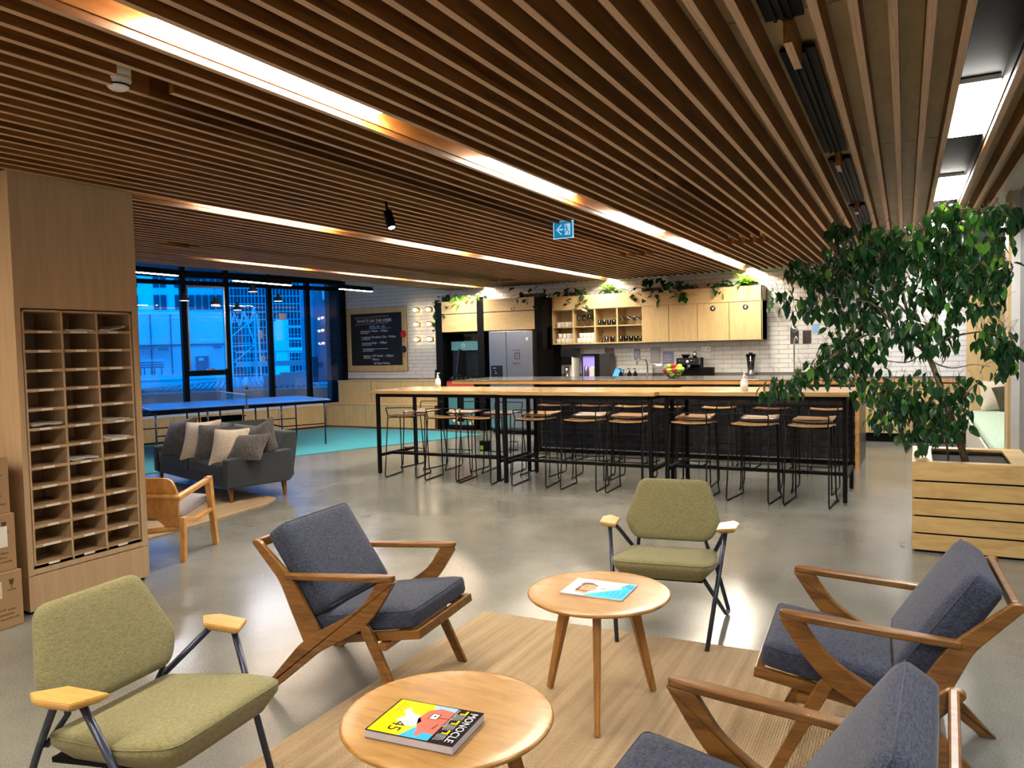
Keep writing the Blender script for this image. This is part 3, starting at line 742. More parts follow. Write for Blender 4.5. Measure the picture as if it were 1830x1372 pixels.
for i, x in enumerate(mid):
    stool(sB if i in (0, 1, 2, 4, 7) else sA, x, 8.36+.02*(i % 2), PI+[-.1, .05, .08, .0, .1, -.05, .05, .08, -.05][i],
          '%s stool on far side of bar tables facing viewer, %s' % ('dark seated' if i in (0, 1, 2, 4, 7) else 'light seated', ordn[i]), 'bar stools along the far side of the bar tables')
isl = [-4.42, -3.84, -3.30, -2.82, -2.17, -1.54, -.92]
for i, x in enumerate(isl):
    stool(sB if i in (0, 1, 5) else sA, x, 9.58, [.05, -.05, .1, 0, .05, -.06, .04][i],
          'bar stool drawn up to the black tiled island, %s of seven' % (ordn[i] if i < 6 else 'rightmost'), 'bar stools at the kitchen island')

# hand sanitiser pumps
def sanitiser(x, y, z, label):
    t = thing('hand_sanitiser', label, 'bottle', (x, y, z), group='pump bottles')
    MB().lathe([(0, 0), (.032, 0), (.036, .01), (.036, .085), (.028, .11), (.013, .125), (.013, .135), (0, .135)], n=16).done('bottle', 'white', t)
    MB().lathe([(.0365, .015), (.0372, .015), (.0372, .08), (.0365, .08)], n=16).done('label_wrap', 'label_white', t)
    MB().lathe([(0, .13), (.015, .13), (.015, .150), (.006, .155), (.006, .18), (0, .18)], n=12).box(-.008, .03, -.007, .007, .178, .188, bev=.003).done('pump', 'white', t)
sanitiser(-5.40, 8.22, 1.052, 'clear sanitiser pump bottle on the leftmost bar table')
sanitiser(-1.52, 7.84, 1.052, 'clear sanitiser pump bottle on the bar table nearest the tree')

# ================================================================ FOREGROUND FURNITURE
rug = MB().prism([(-2.19, .35), (-.17, .35), (-.20, 3.40), (-.22, 3.86), (-2.22, 3.80)], .001, .012, 'Z', bev=.003).done('rug', 'jute')
tag(rug, 'woven natural jute rug under the two round tables', 'rug')

def rounded(poly, r, n=4):
    out = []
    m = len(poly)
    for i in range(m):
        p = Vector(poly[i]); a = Vector(poly[i-1])-p; c = Vector(poly[(i+1) % m])-p
        rr = r[i] if isinstance(r, (list, tuple)) else r
        l = min(rr, a.length*.45, c.length*.45); A = p+a.normalized()*l; B_ = p+c.normalized()*l
        for k in range(n+1):
            u = k/n; q = A*(1-u)**2+p*2*u*(1-u)+B_*u*u; out.append((q.x, q.y))
    return out

def make_z_chair():
    t = thing('slatted_armchair', '', 'armchair')
    W = .288; th_ = .026
    for s in (-1, 1):
        a, b2 = s*W-th_/2, s*W+th_/2
        # long diagonal: rear foot to the arm front
        MB().prism(rounded([(-.425, 0), (-.375, 0), (-.09, .228), (.135, .352), (.215, .44), (.30, .572), (.215, .566), (.15, .468), (.07, .408), (-.13, .298), (-.20, .245)], [.002, .002, .04, .03, .05, .008, .012, .05, .03, .01, .03], 4), a, b2, 'Y', bev=.004).done('diagonal_leg', 'walnut', t)
        MB().prism(rounded([(.095, .40), (.165, .37), (.345, 0), (.30, 0)], [.02, .02, .002, .002], 2), a+.002, b2-.002, 'Y', bev=.004).done('front_leg', 'walnut', t)
        MB().prism(rounded([(-.165, .25), (-.065, .285), (-.222, .545), (-.395, .70), (-.425, .70), (-.433, .685), (-.292, .53)], [.01, .01, .05, .012, .01, .01, .03], 3), a+.0015, b2-.0015, 'Y', bev=.004).done('back_post', 'walnut', t)
        plan = rounded([(-.262, s*(W-.016)), (-.262, s*(W+.016)), (-.1, s*(W+.026)), (.20, s*(W+.030)), (.295, s*(W+.016)), (.295, s*(W-.016)), (.2, s*(W-.022)), (-.1, s*(W-.016))], .02, 3)
        tb = Matrix.Translation((0, 0, .5515)) @ Matrix.Rotation(-.068, 4, 'Y')
        MB().prism(plan, 0, .026, 'Z', bev=.006, M=tb).done('armrest', 'walnut', t)
    for z_, x_ in ((.685, -.405), (.54, -.268), (.42, -.20), (.31, -.13)):
        MB().box(x_-.012, x_+.012, -W+.01, W-.01, z_-.022, z_+.018, bev=.006).done('back_slat', 'walnut', t)
    tilt = Matrix.Translation((.06, 0, .305)) @ Matrix.Rotation(-.16, 4, 'Y')
    mb = MB()
    for s in (-1, 1): mb.box(-.25, .33, s*.245-.014, s*.245+.014, -.03, .008, M=tilt, bev=.004)
    mb.box(.302, .33, -.245, .245, -.03, .008, M=tilt, bev=.004); mb.box(-.25, -.222, -.245, .245, -.03, .008, M=tilt)
    mb.done('seat_frame', 'walnut', t)
    for x_ in (-.2, .22): MB().box(x_-.02, x_+.02, -W, W, .20 if x_ < 0 else .27, .225 if x_ < 0 else .295).done('cross_rail', 'walnut', t)
    cs = MB().soft(.575, .515, .088, r=.028, bulge=.016, n=12, M=tilt @ Matrix.Translation((.03, 0, .055))).done('seat_cushion', 'denim', t)
    ba = Matrix.Translation((-.221, 0, .566)) @ Matrix.Rotation(math.radians(56), 4, 'Y')
    cb = MB().soft(.44, .53, .105, r=.03, bulge=.018, n=12, M=ba).done('back_cushion', 'denim', t)
    for M_, sx_, sy_, par, zz in ((tilt @ Matrix.Translation((.03, 0, .055)), .575, .515, cs, .034), (ba, .44, .53, cb, .042)):
        pts = [(M_ @ Vector((x_, y_, zz))) for x_, y_ in rounded([(-sx_/2+.006, -sy_/2+.006), (sx_/2-.006, -sy_/2+.006), (sx_/2-.006, sy_/2-.006), (-sx_/2+.006, sy_/2-.006)], .03, 3)]
        MB().tube(pts+[pts[0]], .0022, n=6).done('piping', 'denim', par)
    return t
z1 = make_z_chair(); z1.location = (-2.244, 2.812, 0); z1.rotation_euler = (0, 0, .104)
z1['label'] = 'walnut armchair with navy cushions left of the round tables, facing right'; z1['group'] = 'walnut armchairs'
dup(z1, (-.144, 3.074, 0), 3.189, 'walnut armchair with navy cushions right of far round table, whole seat visible', 'walnut armchairs')
dup(z1, (-.336, 1.783, 0), 3.11, 'walnut armchair cropped by the bottom right edge of the photo', 'walnut armchairs')

def make_green_chair():
    t = thing('lounge_chair', '', 'armchair')
    r = .0115
    for s in (-1, 1):
        MB().tube([(.292, s*.225, .012), (.055, s*.303, .552)], r, n=10).lathe([(0, 0), (.018, 0), (.018, .008), (0, .012)], n=12, c=(.294, s*.225, 0)).done('front_leg', 'blue_metal', t)
        MB().tube([(-.05, s*.303, .552), (-.245, s*.215, .35), (-.325, s*.290, .015), (-.27, s*.28, .012), (.16, s*.20, .33)], r, n=10, bend=.035).done('rear_leg', 'blue_metal', t)
        MB().tube([(-.232, s*.205, .34), (-.16, s*.185, .44), (-.235, s*.15, .62)], r*.9, n=8).done('back_support', 'blue_metal', t)
        pl = [(-.115, s*.335), (-.045, s*.265), (.115, s*.262), (.07, s*.355), (-.06, s*.368)]
        mb = MB(); t2 = bmesh.new()
        top = [t2.verts.new((x, y, .580)) for x, y in pl]; c_ = Vector((0, s*.312, 0))
        mid = [t2.verts.new((x, y, .568)) for x, y in pl]
        bot = [t2.verts.new((c_.x+(x-c_.x)*.72, c_.y+(y-c_.y)*.72, .551)) for x, y in pl]
        t2.faces.new(top); t2.faces.new(bot[::-1])
        for A, B_ in ((top, mid), (mid, bot)):
            for i in range(5): t2.faces.new((A[i], A[(i+1) % 5], B_[(i+1) % 5], B_[i]))
        bmesh.ops.recalc_face_normals(t2, faces=t2.faces); bmesh.ops.bevel(t2, geom=t2.edges[:], offset=.003, segments=2, affect='EDGES')
        mb.add(t2); mb.done('armrest', 'paddle_wood', t)
    MB().tube([(-.24, -.215, .345), (-.24, .215, .345)], r).tube([(.14, -.2, .325), (.14, .2, .325)], r).done('cross_tube', 'blue_metal', t)
    MB().prism([(-.19, -.20), (.26, -.20), (.26, .20), (-.19, .20)], .306, .322, 'Z', M=Matrix.Rotation(-.10, 4, 'Y')).done('seat_pan', 'black', t)
    # seat: trapezoid with chamfered lower edge
    def loft(levels, mat, name, M, sub=2):
        t2 = bmesh.new(); rings = []
        for pl, h in levels: rings.append([t2.verts.new((x, y, h)) for x, y in pl])
        n = len(rings[0]); t2.faces.new(rings[0][::-1]); t2.faces.new(rings[-1])
        for A, B_ in zip(rings, rings[1:]):
            for i in range(n): t2.faces.new((A[i], A[(i+1) % n], B_[(i+1) % n], B_[i]))
        bmesh.ops.recalc_face_normals(t2, faces=t2.faces)
        for f in t2.faces: f.smooth = True
        return MB().add(t2, M).done(name, mat, t)
    def off(pl, d):
        c_ = Vector((sum(p[0] for p in pl)/len(pl), sum(p[1] for p in pl)/len(pl)))
        return [(c_.x+(x-c_.x)*(1-d/max(.05, abs((Vector((x, y))-c_).length))), c_.y+(y-c_.y)*(1-d/max(.05, (Vector((x, y))-c_).length))) for x, y in pl]
    sp = rounded([(-.19, -.232), (.16, -.272), (.325, -.235), (.325, .235), (.16, .272), (-.19, .232)], [.03, .10, .05, .05, .10, .03], 5)
    Ms = Matrix.Translation((0, 0, .322)) @ Matrix.Rotation(-.10, 4, 'Y')
    se = loft([(off(sp, .07), 0), (off(sp, .055), .003), (off(sp, .003), .055), (sp, .066), (off(sp, .002), .082), (off(sp, .010), .091), (off(sp, .03), .096), (off(sp, .10), .099)], 'olive', 'seat', Ms)
    bp_ = rounded([(-.205, .0), (-.265, .10), (-.192, .345), (.192, .345), (.265, .10), (.205, 0)], [.05, .035, .045, .045, .035, .05], 5)   # (y, height)
    bp2 = [(h, y) for y, h in bp_]
    Mb = Matrix(((-.40, 0, .917, -.135), (0, -1, 0, 0), (.917, 0, .40, .45), (0, 0, 0, 1)))
    # local z of this loft points to the sitter's side
    def curved(o):
        for v in o.data.vertices: v.co.x += .0
    bk = loft([(off(bp2, .05), -.045), (off(bp2, .03), -.042), (off(bp2, .004), -.022), (bp2, -.010), (off(bp2, .002), .002), (off(bp2, .012), .010), (off(bp2, .04), .014), (off(bp2, .12), .016)], 'olive', 'backrest', Mb)
    seam = [Ms @ Vector((x, y, .082)) for x, y in off(sp, .0005)]
    MB().tube(seam+[seam[0]], .0022, n=5).done('seam', 'olive', se)
    return t
g1 = make_green_chair(); g1.location = (-2.169, 1.601, 0); g1.rotation_euler = (0, 0, .108)
g1['label'] = 'olive lounge chair with wooden armrest paddles at lower left, nearest the viewer'; g1['group'] = 'olive lounge chairs'
dup(g1, (-1.182, 3.992, 0), -1.424, 'olive lounge chair with wooden armrest paddles behind the far round table', 'olive lounge chairs')

def round_table(x, y, angs, label, rr=.3, h=.5):
    t = thing('round_table', label, 'table', (x, y, 0), group='round oak side tables')
    MB().lathe([(0, h-.024), (rr-.035, h-.024), (rr-.006, h-.014), (rr, h-.007), (rr-.003, h-.001), (rr-.008, h), (rr-.05, h), (0, h)], n=96).done('tabletop', 'oak_table', t)
    for a in angs:
        c_, s_ = math.cos(a), math.sin(a)
        MB().beam((.155*c_, .155*s_, h-.024), (.272*c_, .272*s_, .012), .050, .034, .028, .022, bev=.004, ref=(-s_, c_, 0)).done('leg', 'oak_leg', t)
    return t
at = math.atan2
round_table(-1.185, 2.985, [at(-.27, .09), at(.06, -.27), at(.205, .15)], 'round oak side table further away, a thin magazine on it')
round_table(-1.175, 1.79, [at(-.27, .15), at(.2, -.27), at(.2, .22)], 'round oak side table nearest the viewer, a thick magazine on it')

# magazines. local frame: u along the long side, v across
def mag(name, label, o, ux, vx, th_, mat_body):
    t = thing(name, label, 'magazine', o); u = Vector(ux); v = Vector(vx)
    M = Matrix(((u.x, v.x, 0, 0), (u.y, v.y, 0, 0), (0, 0, 1, 0), (0, 0, 0, 1)))
    def poly(pts, z_, mat, nm_='print'):
        t2 = bmesh.new(); t2.faces.new([t2.verts.new((a, b_, z_)) for a, b_ in pts])
        bmesh.ops.recalc_face_normals(t2, faces=t2.faces)
        for f in t2.faces:
            if f.normal.z < 0: f.normal_flip()
        return MB().add(t2, M).done(nm_, mat, t)
    return t, M, poly
# thick one: spine along near-left .. cover read from the right; u: from left corner to the right (page height), v: away
t, M, P = mag('magazine', 'thick magazine with yellow cover and black masthead on nearest round table', (-1.305, 1.585, .5005), (.995, .085), (-.085, .995), .02, 'pages')
LW, LH = .262, .190
MB().box(0, LW, 0, LH, .0008, .021, M=M).done('page_block', 'pages', t)
MB().box(-.001, LW+.001, -.001, LH+.001, .021, .0222, M=M).done('cover', 'mag_black', t)
MB().box(-.001, LW+.001, -.001, LH+.001, 0, .0008, M=M).done('rear_cover', 'mag_black', t)
zc = .0223
P([(.004, .003), (.166, .003), (.166, LH-.003), (.004, LH-.003)], zc, 'mag_yellow')
P([(.10, .003), (.187, .003), (.187, .075), (.15, .09), (.118, .05)], zc+.0001, 'mag_blue')
P([(.115, LH-.003), (.187, LH-.003), (.187, LH-.03), (.13, LH-.05)], zc+.0001, 'mag_sky')
P([(.187, .035), (.135, .04), (.118, .07), (.105, .10), (.112, .15), (.14, .172), (.187, .165)], zc+.0002, 'mag_red')
P([(.132, .03), (.148, .01), (.16, .06), (.148, .085)], zc+.0003, 'mag_red')
for a, b_ in (((.130, .108), (.158, .142)),):
    P([(a[0], a[1]), (b_[0], a[1]), (b_[0], b_[1]), (a[0], b_[1])], zc+.0003, 'mag_brown'); P([(a[0]+.004, a[1]+.004), (b_[0]-.004, a[1]+.004), (b_[0]-.004, b_[1]-.004), (a[0]+.004, b_[1]-.004)], zc+.0004, 'mag_white')
    P([(a[0]+.012, a[1]+.014), (a[0]+.017, a[1]+.014), (a[0]+.017, a[1]+.022), (a[0]+.012, a[1]+.022)], zc+.0005, 'mag_black')
P([(.158, .118), (.187, .122), (.187, .126), (.158, .124)], zc+.0004, 'mag_brown'); P([(.165, .06), (.172, .062), (.176, .09), (.172, .09)], zc+.0004, 'mag_brown')
P([(.05, .075), (.075, .06), (.115, .055), (.122, .09), (.10, .12), (.075, .125), (.055, .15), (.045, .13), (.065, .105)], zc+.0002, 'mag_white')
def T(s, size, mat, u_, v_, nm_='lettering', z_=zc+.0003, al='LEFT', rot=-PI/2): return text(s, size, mat, M @ Matrix.Translation((u_, v_, z_)) @ Matrix.Rotation(rot, 4, 'Z'), t, nm_, ext=.00005, align=al)
T('MONOCLE', .0335, 'mag_white', .230, LH-.012)
T('45', .055, 'mag_black', .052, .073)
for i, v_ in enumerate((.160, .105, .050)):
    P([(.203, v_), (.222, v_), (.222, v_+.022), (.216, v_+.022), (.216, v_+.006), (.203, v_+.006)], zc+.0003, 'mag_yellow')
    for j in range(5):
        T('the global briefing'[:14+j], .0052, 'mag_white', .220-.006*j, v_-.002)
T('How to be a new kind of city', .0085, 'mag_white', .190, LH-.008, 'cover_line')
T('Summer Edition', .009, 'mag_brown', .022, LH-.015, 'cover_line'); T('Design and travel', .007, 'mag_brown', .034, LH-.02, 'cover_line')
# thin one
t, M, P = mag('magazine', 'thin magazine with white and blue cover on the far round table', (-1.322, 2.892, .5005), (.9995, .012), (-.03, .9995), .006, 'pages')
LW, LH = .272, .212
MB().box(0, LW, 0, LH, 0, .0045, M=M).done('page_block', 'pages', t); MB().box(0, LW, 0, LH, .0046, .0054, M=M).done('cover', 'mag_white', t)
zc = .0055
P([(.09, 0.002), (LW-.001, .002), (LW-.001, LH-.004), (.235, LH-.006), (.20, .12), (.15, .06)], zc, 'mag_cyan')
P([(.225, LH-.03), (LW-.002, LH-.02), (LW-.002, LH-.075), (.245, LH-.055)], zc+.0001, 'mag_blue')
P([(.06, LH-.01), (.21, LH-.03), (.23, .13), (.17, .08), (.10, .05), (.06, .08)], zc+.0001, 'mag_pink')
P([(.05, .045), (.10, .045), (.125, .09), (.12, .14), (.09, .165), (.055, .165), (.035, .12), (.04, .08)], zc+.0002, 'mag_brown')
P([(.065, .06), (.10, .06), (.122, .085), (.122, .125), (.105, .145), (.07, .14), (.058, .10)], zc+.0003, 'mag_skin')
P([(.05, .03), (.10, .025), (.12, .04), (.06, .05)], zc+.0003, 'mag_skin'); P([(.035, .07), (.045, .05), (.05, .13), (.038, .15)], zc+.0004, 'mag_white')
P([(.14, .10), (.165, .10), (.165, .115), (.14, .108)], zc+.0004, 'mag_skin')
P([(.078, .072), (.084, .072), (.084, .09), (.078, .09)], zc+.0004, 'mag_brown'); P([(.078, .105), (.084, .105), (.084, .125), (.078, .125)], zc+.0004, 'mag_brown')
def T2(s, size, mat, u_, v_, rot=-PI/2): return text(s, size, mat, M @ Matrix.Translation((u_, v_, zc+.0003)) @ Matrix.Rotation(rot, 4, 'Z'), t, 'lettering', ext=.00005)
T2('SUMMER', .026, 'mag_blue', .245, .12); T2('coast and sea', .018, 'mag_blue', .225, .11); T2('the reader', .014, 'mag_blue', .205, .09); T2('island life', .012, 'mag_blue', .185, .07); T2('slow days', .010, 'mag_blue', .165, .05)

# ---- planter with slatted cladding and the weeping fig
t = thing('planter_box', 'square slatted plywood planter box holding the weeping fig', 'planter', (-.03, 6.17, 0))
PW, PD, PH = .74, .92, .635
for i in range(5):
    z0 = .018+i*.1255; z1_ = z0+.1125
    for (a, b2, c, d) in ((0, PW, 0, .018), (0, PW, PD-.018, PD), (0, .018, .018, PD-.018), (PW-.018, PW, .018, PD-.018)):
        MB().box(a, b2, c, d, z0, z1_, bev=.0015).done('slat', 'planter_wood', t)
MB().box(.02, PW-.02, .02, PD-.02, .0, .60).done('inner_box', 'black', t)
rw = .13
for (a, b2, c, d) in ((0, PW, 0, .09), (0, PW, PD-.12, PD), (0, rw, .09, PD-.12), (PW-rw, PW, .09, PD-.12)):
    MB().box(a, b2, c, d, .632, .650, bev=.001).done('rim_board', 'planter_wood', t)
MB().box(rw-.02, PW-rw+.02, .07, PD-.10, .60, .605).done('soil', 'dark_soil', t)

# ================================================================ LOUNGE AT THE LEFT
MB().prism(rounded([(-5.82, 5.62), (-5.98, 5.98), (-8.4, 6.3), (-8.9, 3.6), (-5.65, 3.6)], [.1, .12, .5, .3, .3], 5), .001, .012, 'Z').done('rug', 'jute')
tag(bpy.data.objects['rug.001'], 'smaller jute rug with rounded corner under the grey sofa and wooden chair', 'rug')
t = thing('sofa', 'grey fabric sofa with tapered wooden legs and scatter cushions', 'sofa', (-6.205, 5.51, 0), math.atan2(.954, .30)-PI/2)
# local: +y towards the back, x to the sitter's... extends to -x ; front at y=0
SL = 2.0
MB().box(-SL, -.10, .03, .76, .15, .26, bev=.01).done('base', 'sofa_grey', t)
for x in (-.11, -SL): MB().prism([(0, .16), (.70, .16), (.76, .22), (.74, .505), (0, .462)], x, x+.11, 'X', bev=.018).done('arm', 'sofa_grey', t)
MB().prism([(.52, .30), (.80, .17), (.87, .60), (.85, .68), (.74, .68)], -SL+.1, -.105, 'X', bev=.02).done('backrest', 'sofa_grey', t)
for a in (-SL+.11, -SL/2-.0): MB().soft(SL/2-.115, .60, .15, r=.035, bulge=.012, n=8, M=Matrix.Translation((a+SL/4-.055, .31, .325))).done('seat_cushion', 'sofa_grey', t)
for x in (-.07, -SL+.07):
    for y in (.06, .66): MB().beam((x, y, .16), (x+.02*(1 if x > -1 else -1), y, 0), .045, .045, .024, .024).done('leg', 'walnut', t)
def cushion(name, mat, x, y, z, sx, sy, th_, rot, label):
    M = Matrix.Translation((x, y, z)) @ rot
    o = MB().soft(sx, sy, th_, r=.02, bulge=.045, n=8, pinch=.75).done(name, mat); o.matrix_world = M
    return tag(o, label, 'cushion', 'scatter cushions')
RX = lambda a: Matrix.Rotation(math.radians(a), 4, 'X'); RY = lambda a: Matrix.Rotation(math.radians(a), 4, 'Y'); RZ = lambda a: Matrix.Rotation(math.radians(a), 4, 'Z')
sof = RZ(-17)
cushion('cushion', 'cushion_grey', -7.58, 6.06, .60, .46, .46, .12, sof @ RX(62) @ RY(12) @ RZ(14), 'ribbed grey cushion at the left end of the sofa')
cushion('cushion', 'cushion_cream', -7.13, 5.98, .585, .44, .46, .12, sof @ RX(60) @ RY(28) @ RZ(20), 'cream cushion on sofa, the larger one further left')
cushion('cushion', 'cushion_grey', -6.82, 5.90, .575, .44, .44, .12, sof @ RX(60) @ RY(30) @ RZ(20), 'ribbed grey cushion on sofa between the two cream ones')
cushion('cushion', 'cushion_cream', -6.48, 5.80, .555, .40, .42, .11, sof @ RX(56) @ RY(34) @ RZ(22), 'cream cushion on sofa, the smaller one further right')
cushion('cushion', 'cushion_grey', -6.26, 6.02, .60, .42, .42, .10, sof @ RX(62) @ RY(18) @ RZ(38), 'grey cushion with pointed top against sofa back right end')
cushion('cushion', 'cushion_grey', -6.20, 5.80, .555, .42, .36, .10, sof @ RX(42) @ RY(20) @ RZ(25), 'grey cushion slumped on the right arm of the sofa')

# bentwood lounge chair half hidden by the column
t = thing('bentwood_chair', 'honey coloured plywood lounge chair with lavender seat beside the column', 'chair', (-4.84, 3.86, 0), math.radians(113))
# local +x = forward, right side at y=0, left side at +y
CWd = .62
for y0, s in ((0, 1), (CWd, -1)):
    MB().prism([(-.02, 0), (.02, 0), (.045, .33), (.0, .33)], y0-.02, y0+.02, 'Y', bev=.004).done('rear_leg', 'honey_wood', t)
    MB().prism([(.50, 0), (.535, 0), (.465, .565), (.40, .565), (.41, .52)], y0-.022, y0+.022, 'Y', bev=.004).done('front_leg', 'honey_wood', t)
    MB().prism([(-.06, .50), (.05, .515), (.43, .56), (.46, .57), (.44, .53), (.1, .485), (-.05, .465)], y0-.022, y0+.022, 'Y', bev=.004).done('armrest', 'honey_wood', t)
    MB().prism([(.0, .30), (.02, .33), (.2, .29), (.49, .32), (.49, .29), (.2, .26)], y0-.018, y0+.018, 'Y', bev=.003).done('side_rail', 'honey_wood', t)
# back panel with arch cut out, leaning
pts = []
prof = [(0, .22), (.04, .58)]
pan = rounded([(.02, .64), (-.0, .50), (.06, .22), (.14, .22), (.19, .30), (.31, .345), (.43, .30), (.48, .22), (.56, .22), (.62, .50), (.60, .64)], [.07, .02, .02, .03, .06, .1, .06, .03, .02, .02, .07], 4)
M = Matrix.Translation((.02, 0, 0)) @ Matrix(((1, 0, -.34, .12), (0, 1, 0, 0), (0, 0, 1, 0), (0, 0, 0, 1)))
MB().prism(pan, -.012, .012, 'X', bev=.003, M=M).done('back_panel', 'honey_wood', t)
MB().tube([(-.055, .0, .50), (-.075, .3, .505), (-.055, .62, .50)], .016, n=8).done('back_rail', 'honey_wood', t)
MB().tube([(.08, .02, .235), (-.02, .31, .225), (.08, .60, .235)], .02, n=8).done('lower_rail', 'honey_wood', t)
MB().soft(.50, .56, .06, r=.025, bulge=.03, n=8, M=Matrix.Translation((.27, .31, .36)) @ RY(-7)).done('seat_cushion', 'lavender', t)

# table tennis table
pu = Vector((.459, .888, 0)).normalized(); pv = Vector((-.888, .459, 0)).normalized()
t = thing('table_tennis_table', 'blue table tennis table standing on the turquoise carpet', 'table tennis table', (-8.59, 9.83, 0), math.atan2(pu.y, pu.x))
# local x: -2.74..0 ; y: 0..1.525
for a, b2 in ((-2.74, -1.375), (-1.365, 0)):
    p_ = MB().box(a, b2, 0, 1.525, .742, .76, bev=.002).done('half_top', 'table_blue', t)
    mb = MB()
    for (x0, x1, y0, y1) in ((a, b2, 0, .02), (a, b2, 1.505, 1.525), (a, b2, .757, .768), (a if a < -2 else b2-.02, a+.02 if a < -2 else b2, 0, 1.525)): mb.box(x0, x1, y0, y1, .7602, .7606)
    mb.done('line', 'white', p_)
    mb = MB()
    mb.box(a+.02, b2-.02, .03, .05, .70, .742); mb.done('apron', 'black_metal', t); MB().box(a+.02, b2-.02, 1.475, 1.495, .70, .742).done('apron', 'black_metal', t)
for x in (-2.66, -1.93, -.80, -.08):
    for y in (.06, 1.46):
        MB().tube([(x, y, .74), (x-.0, y, .02)], .014).done('leg', 'blue_metal', t)
for y in (.06, 1.46):
    MB().tube([(-2.66, y, .36), (-1.93, y, .36)], .009).tube([(-.80, y, .36), (-.08, y, .36)], .009).tube([(-1.93, y, .22), (-.80, y, .22)], .011).done('side_bar', 'black_metal', t)
for x in (-1.93, -.80): MB().tube([(x, .06, .36), (x, 1.46, .36)], .012).done('cross_bar', 'black_metal', t)
MB().box(-1.72, -1.05, .10, .115, .36, .50).done('centre_panel', 'steel_dark', t); MB().box(-1.72, -1.05, 1.4, 1.415, .36, .50).done('centre_panel', 'black', t)
for x in (-1.75, -1.02):
    for y in (.06, 1.46):
        MB().tube([(x, y, .74), (x+.02, y, .10)], .013).ball((x+.02, y, .06), .035, sub=1, sc=(1, .4, 1)).done('wheel_leg', 'black_metal', t)
        MB().box(x-.05, x+.05, y-.03, y-.01, .46, .48).box(x-.01, x+.01, y-.03, y-.01, .44, .52).done('latch', 'red_plastic', t)
tn = thing('table_tennis_net', 'blue mesh net with white tape across the table tennis table', 'net', (-8.59, 9.83, 0), math.atan2(pu.y, pu.x))
mb = MB()
for i in range(46): mb.box(-1.371, -1.369, -.02+i*.0345, -.018+i*.0345, .765, .905)
for i in range(7): mb.box(-1.371, -1.369, -.03, 1.555, .768+i*.02, .7695+i*.02)
mb.done('mesh', 'mag_blue', tn, kind='stuff')
MB().box(-1.373, -1.367, -.03, 1.555, .902, .918).done('tape', 'white', tn)
for y in (-.035, 1.545): MB().box(-1.38, -1.36, y, y+.015, .70, .92).box(-1.40, -1.34, y, y+.03, .70, .74).done('clamp_post', 'steel_dark', tn)

# ---- cardboard boxes
for i, (z0, z1_, dx, lab) in enumerate([(0, .322, 0, 'lowest'), (.322, .652, -.02, 'middle'), (.652, .978, -.035, 'topmost')]):
    t = thing('cardboard_box', 'brown cardboard box against column, %s of the stack of three' % lab, 'box', (-4.60+dx, 2.563-.012*i, z0), math.radians(2-2*i), 'cardboard boxes stacked by the column')
    MB().box(-.45, 0, -.52, 0, .001, z1_-z0-.001, bev=.003).done('carton', 'cardboard', t)
    MB().box(-.45, .0006, -.29, -.235, z1_-z0-.001, z1_-z0+.0002).done('tape', 'cardboard', t)
    mb = MB(); x = .0006
    hh = z1_-z0
    def q(y0, y1, a, b2): mb.box(.0002, x, y0, y1, a, b2)
    mb.prism([(-.075, hh-.045), (-.045, hh-.045), (-.052, hh-.075), (-.058, hh-.08), (-.058, hh-.092), (-.05, hh-.095), (-.07, hh-.095), (-.062, hh-.092), (-.062, hh-.08), (-.068, hh-.075)], .0002, x, 'X')
    q(-.085, -.035, hh-.108, hh-.103)
    for (a, b2, zz) in ((-.14, -.09, .105), (-.085, -.04, .10), (-.14, -.05, .075), (-.13, -.02, .05), (-.2, -.15, .12), (-.22, -.18, .18)):
        for k in range(int((b2-a)/.009)): q(a+k*.009, a+k*.009+.006, zz, zz+random.uniform(.006, .011))
    mb.done('printed_marks', 'cardboard_ink', t)
    if i == 1: MB().box(.0002, .0012, -.20, -.045, .14, .26).done('delivery_label', 'white', t)
    if i == 0: MB().box(.0002, .0012, -.16, -.115, .18, .275).done('tape_strip', 'offwhite', t); MB().box(.0002, .0014, -.20, -.15, .235, .285).done('fragile_sticker', 'red', t)

# ================================================================ CHALKBOARD WALL
y = WY-.009
t = thing('chalkboard', 'plywood framed chalkboard listing the weekly events on tiled wall', 'chalkboard', (-10.965, y, 1.105))
BW, BH = 1.575, 1.345
MB().box(.0, BW, -.02, 0, 0, BH).done('board', 'chalkboard', t)
for a, b2, c, d in ((0, .105, 0, BH), (BW-.115, BW, 0, BH), (.105, BW-.115, 0, .125), (.105, BW-.115, BH-.11, BH)): MB().box(a, b2, -.035, .0, c, d, bev=.003).done('frame_rail', 'birch', t)
def chalk(s, size, x, z, mat='chalk', under=False, rot=.0):
    o = text(s, size, mat, frame_xz(x, -.0215, z, rot), t, 'chalk_writing', shear=.1)
    if under: MB().box(x, x+len(s)*size*.58, -.0225, -.0215, z-.022, z-.014).done('chalk_line', mat, t)
chalk("WHAT'S ON THIS WEEK", .085, .27, 1.045, rot=.01); chalk('APRIL 4th - 8th', .068, .60, .93, 'chalk_blue', True)
for i, (a, b2) in enumerate([('MONDAY', 'Pilates  - 4:30pm'), ('TUESDAY', 'Breakfast Club - 9:00am'), ('WEDNESDAY', 'Yoga  - 3:00pm'), ('THURSDAY', ''), ('FRIDAY', 'DIY Smash  - 2:00pm')]):
    z_ = [.83, .70, .58, .45, .30][i]
    chalk(a, .062 if len(a) < 9 else .050, .36+.015*i, z_, under=True); 
    if b2: chalk(b2, .065, .66, z_+.01)
MB().box(.72, 1.08, -.0225, -.0215, .475, .483).done('chalk_line', 'chalk', t)
chalk('Makers', .062, .66, .235); chalk('by Hayes Haring', .062, .70, .155)
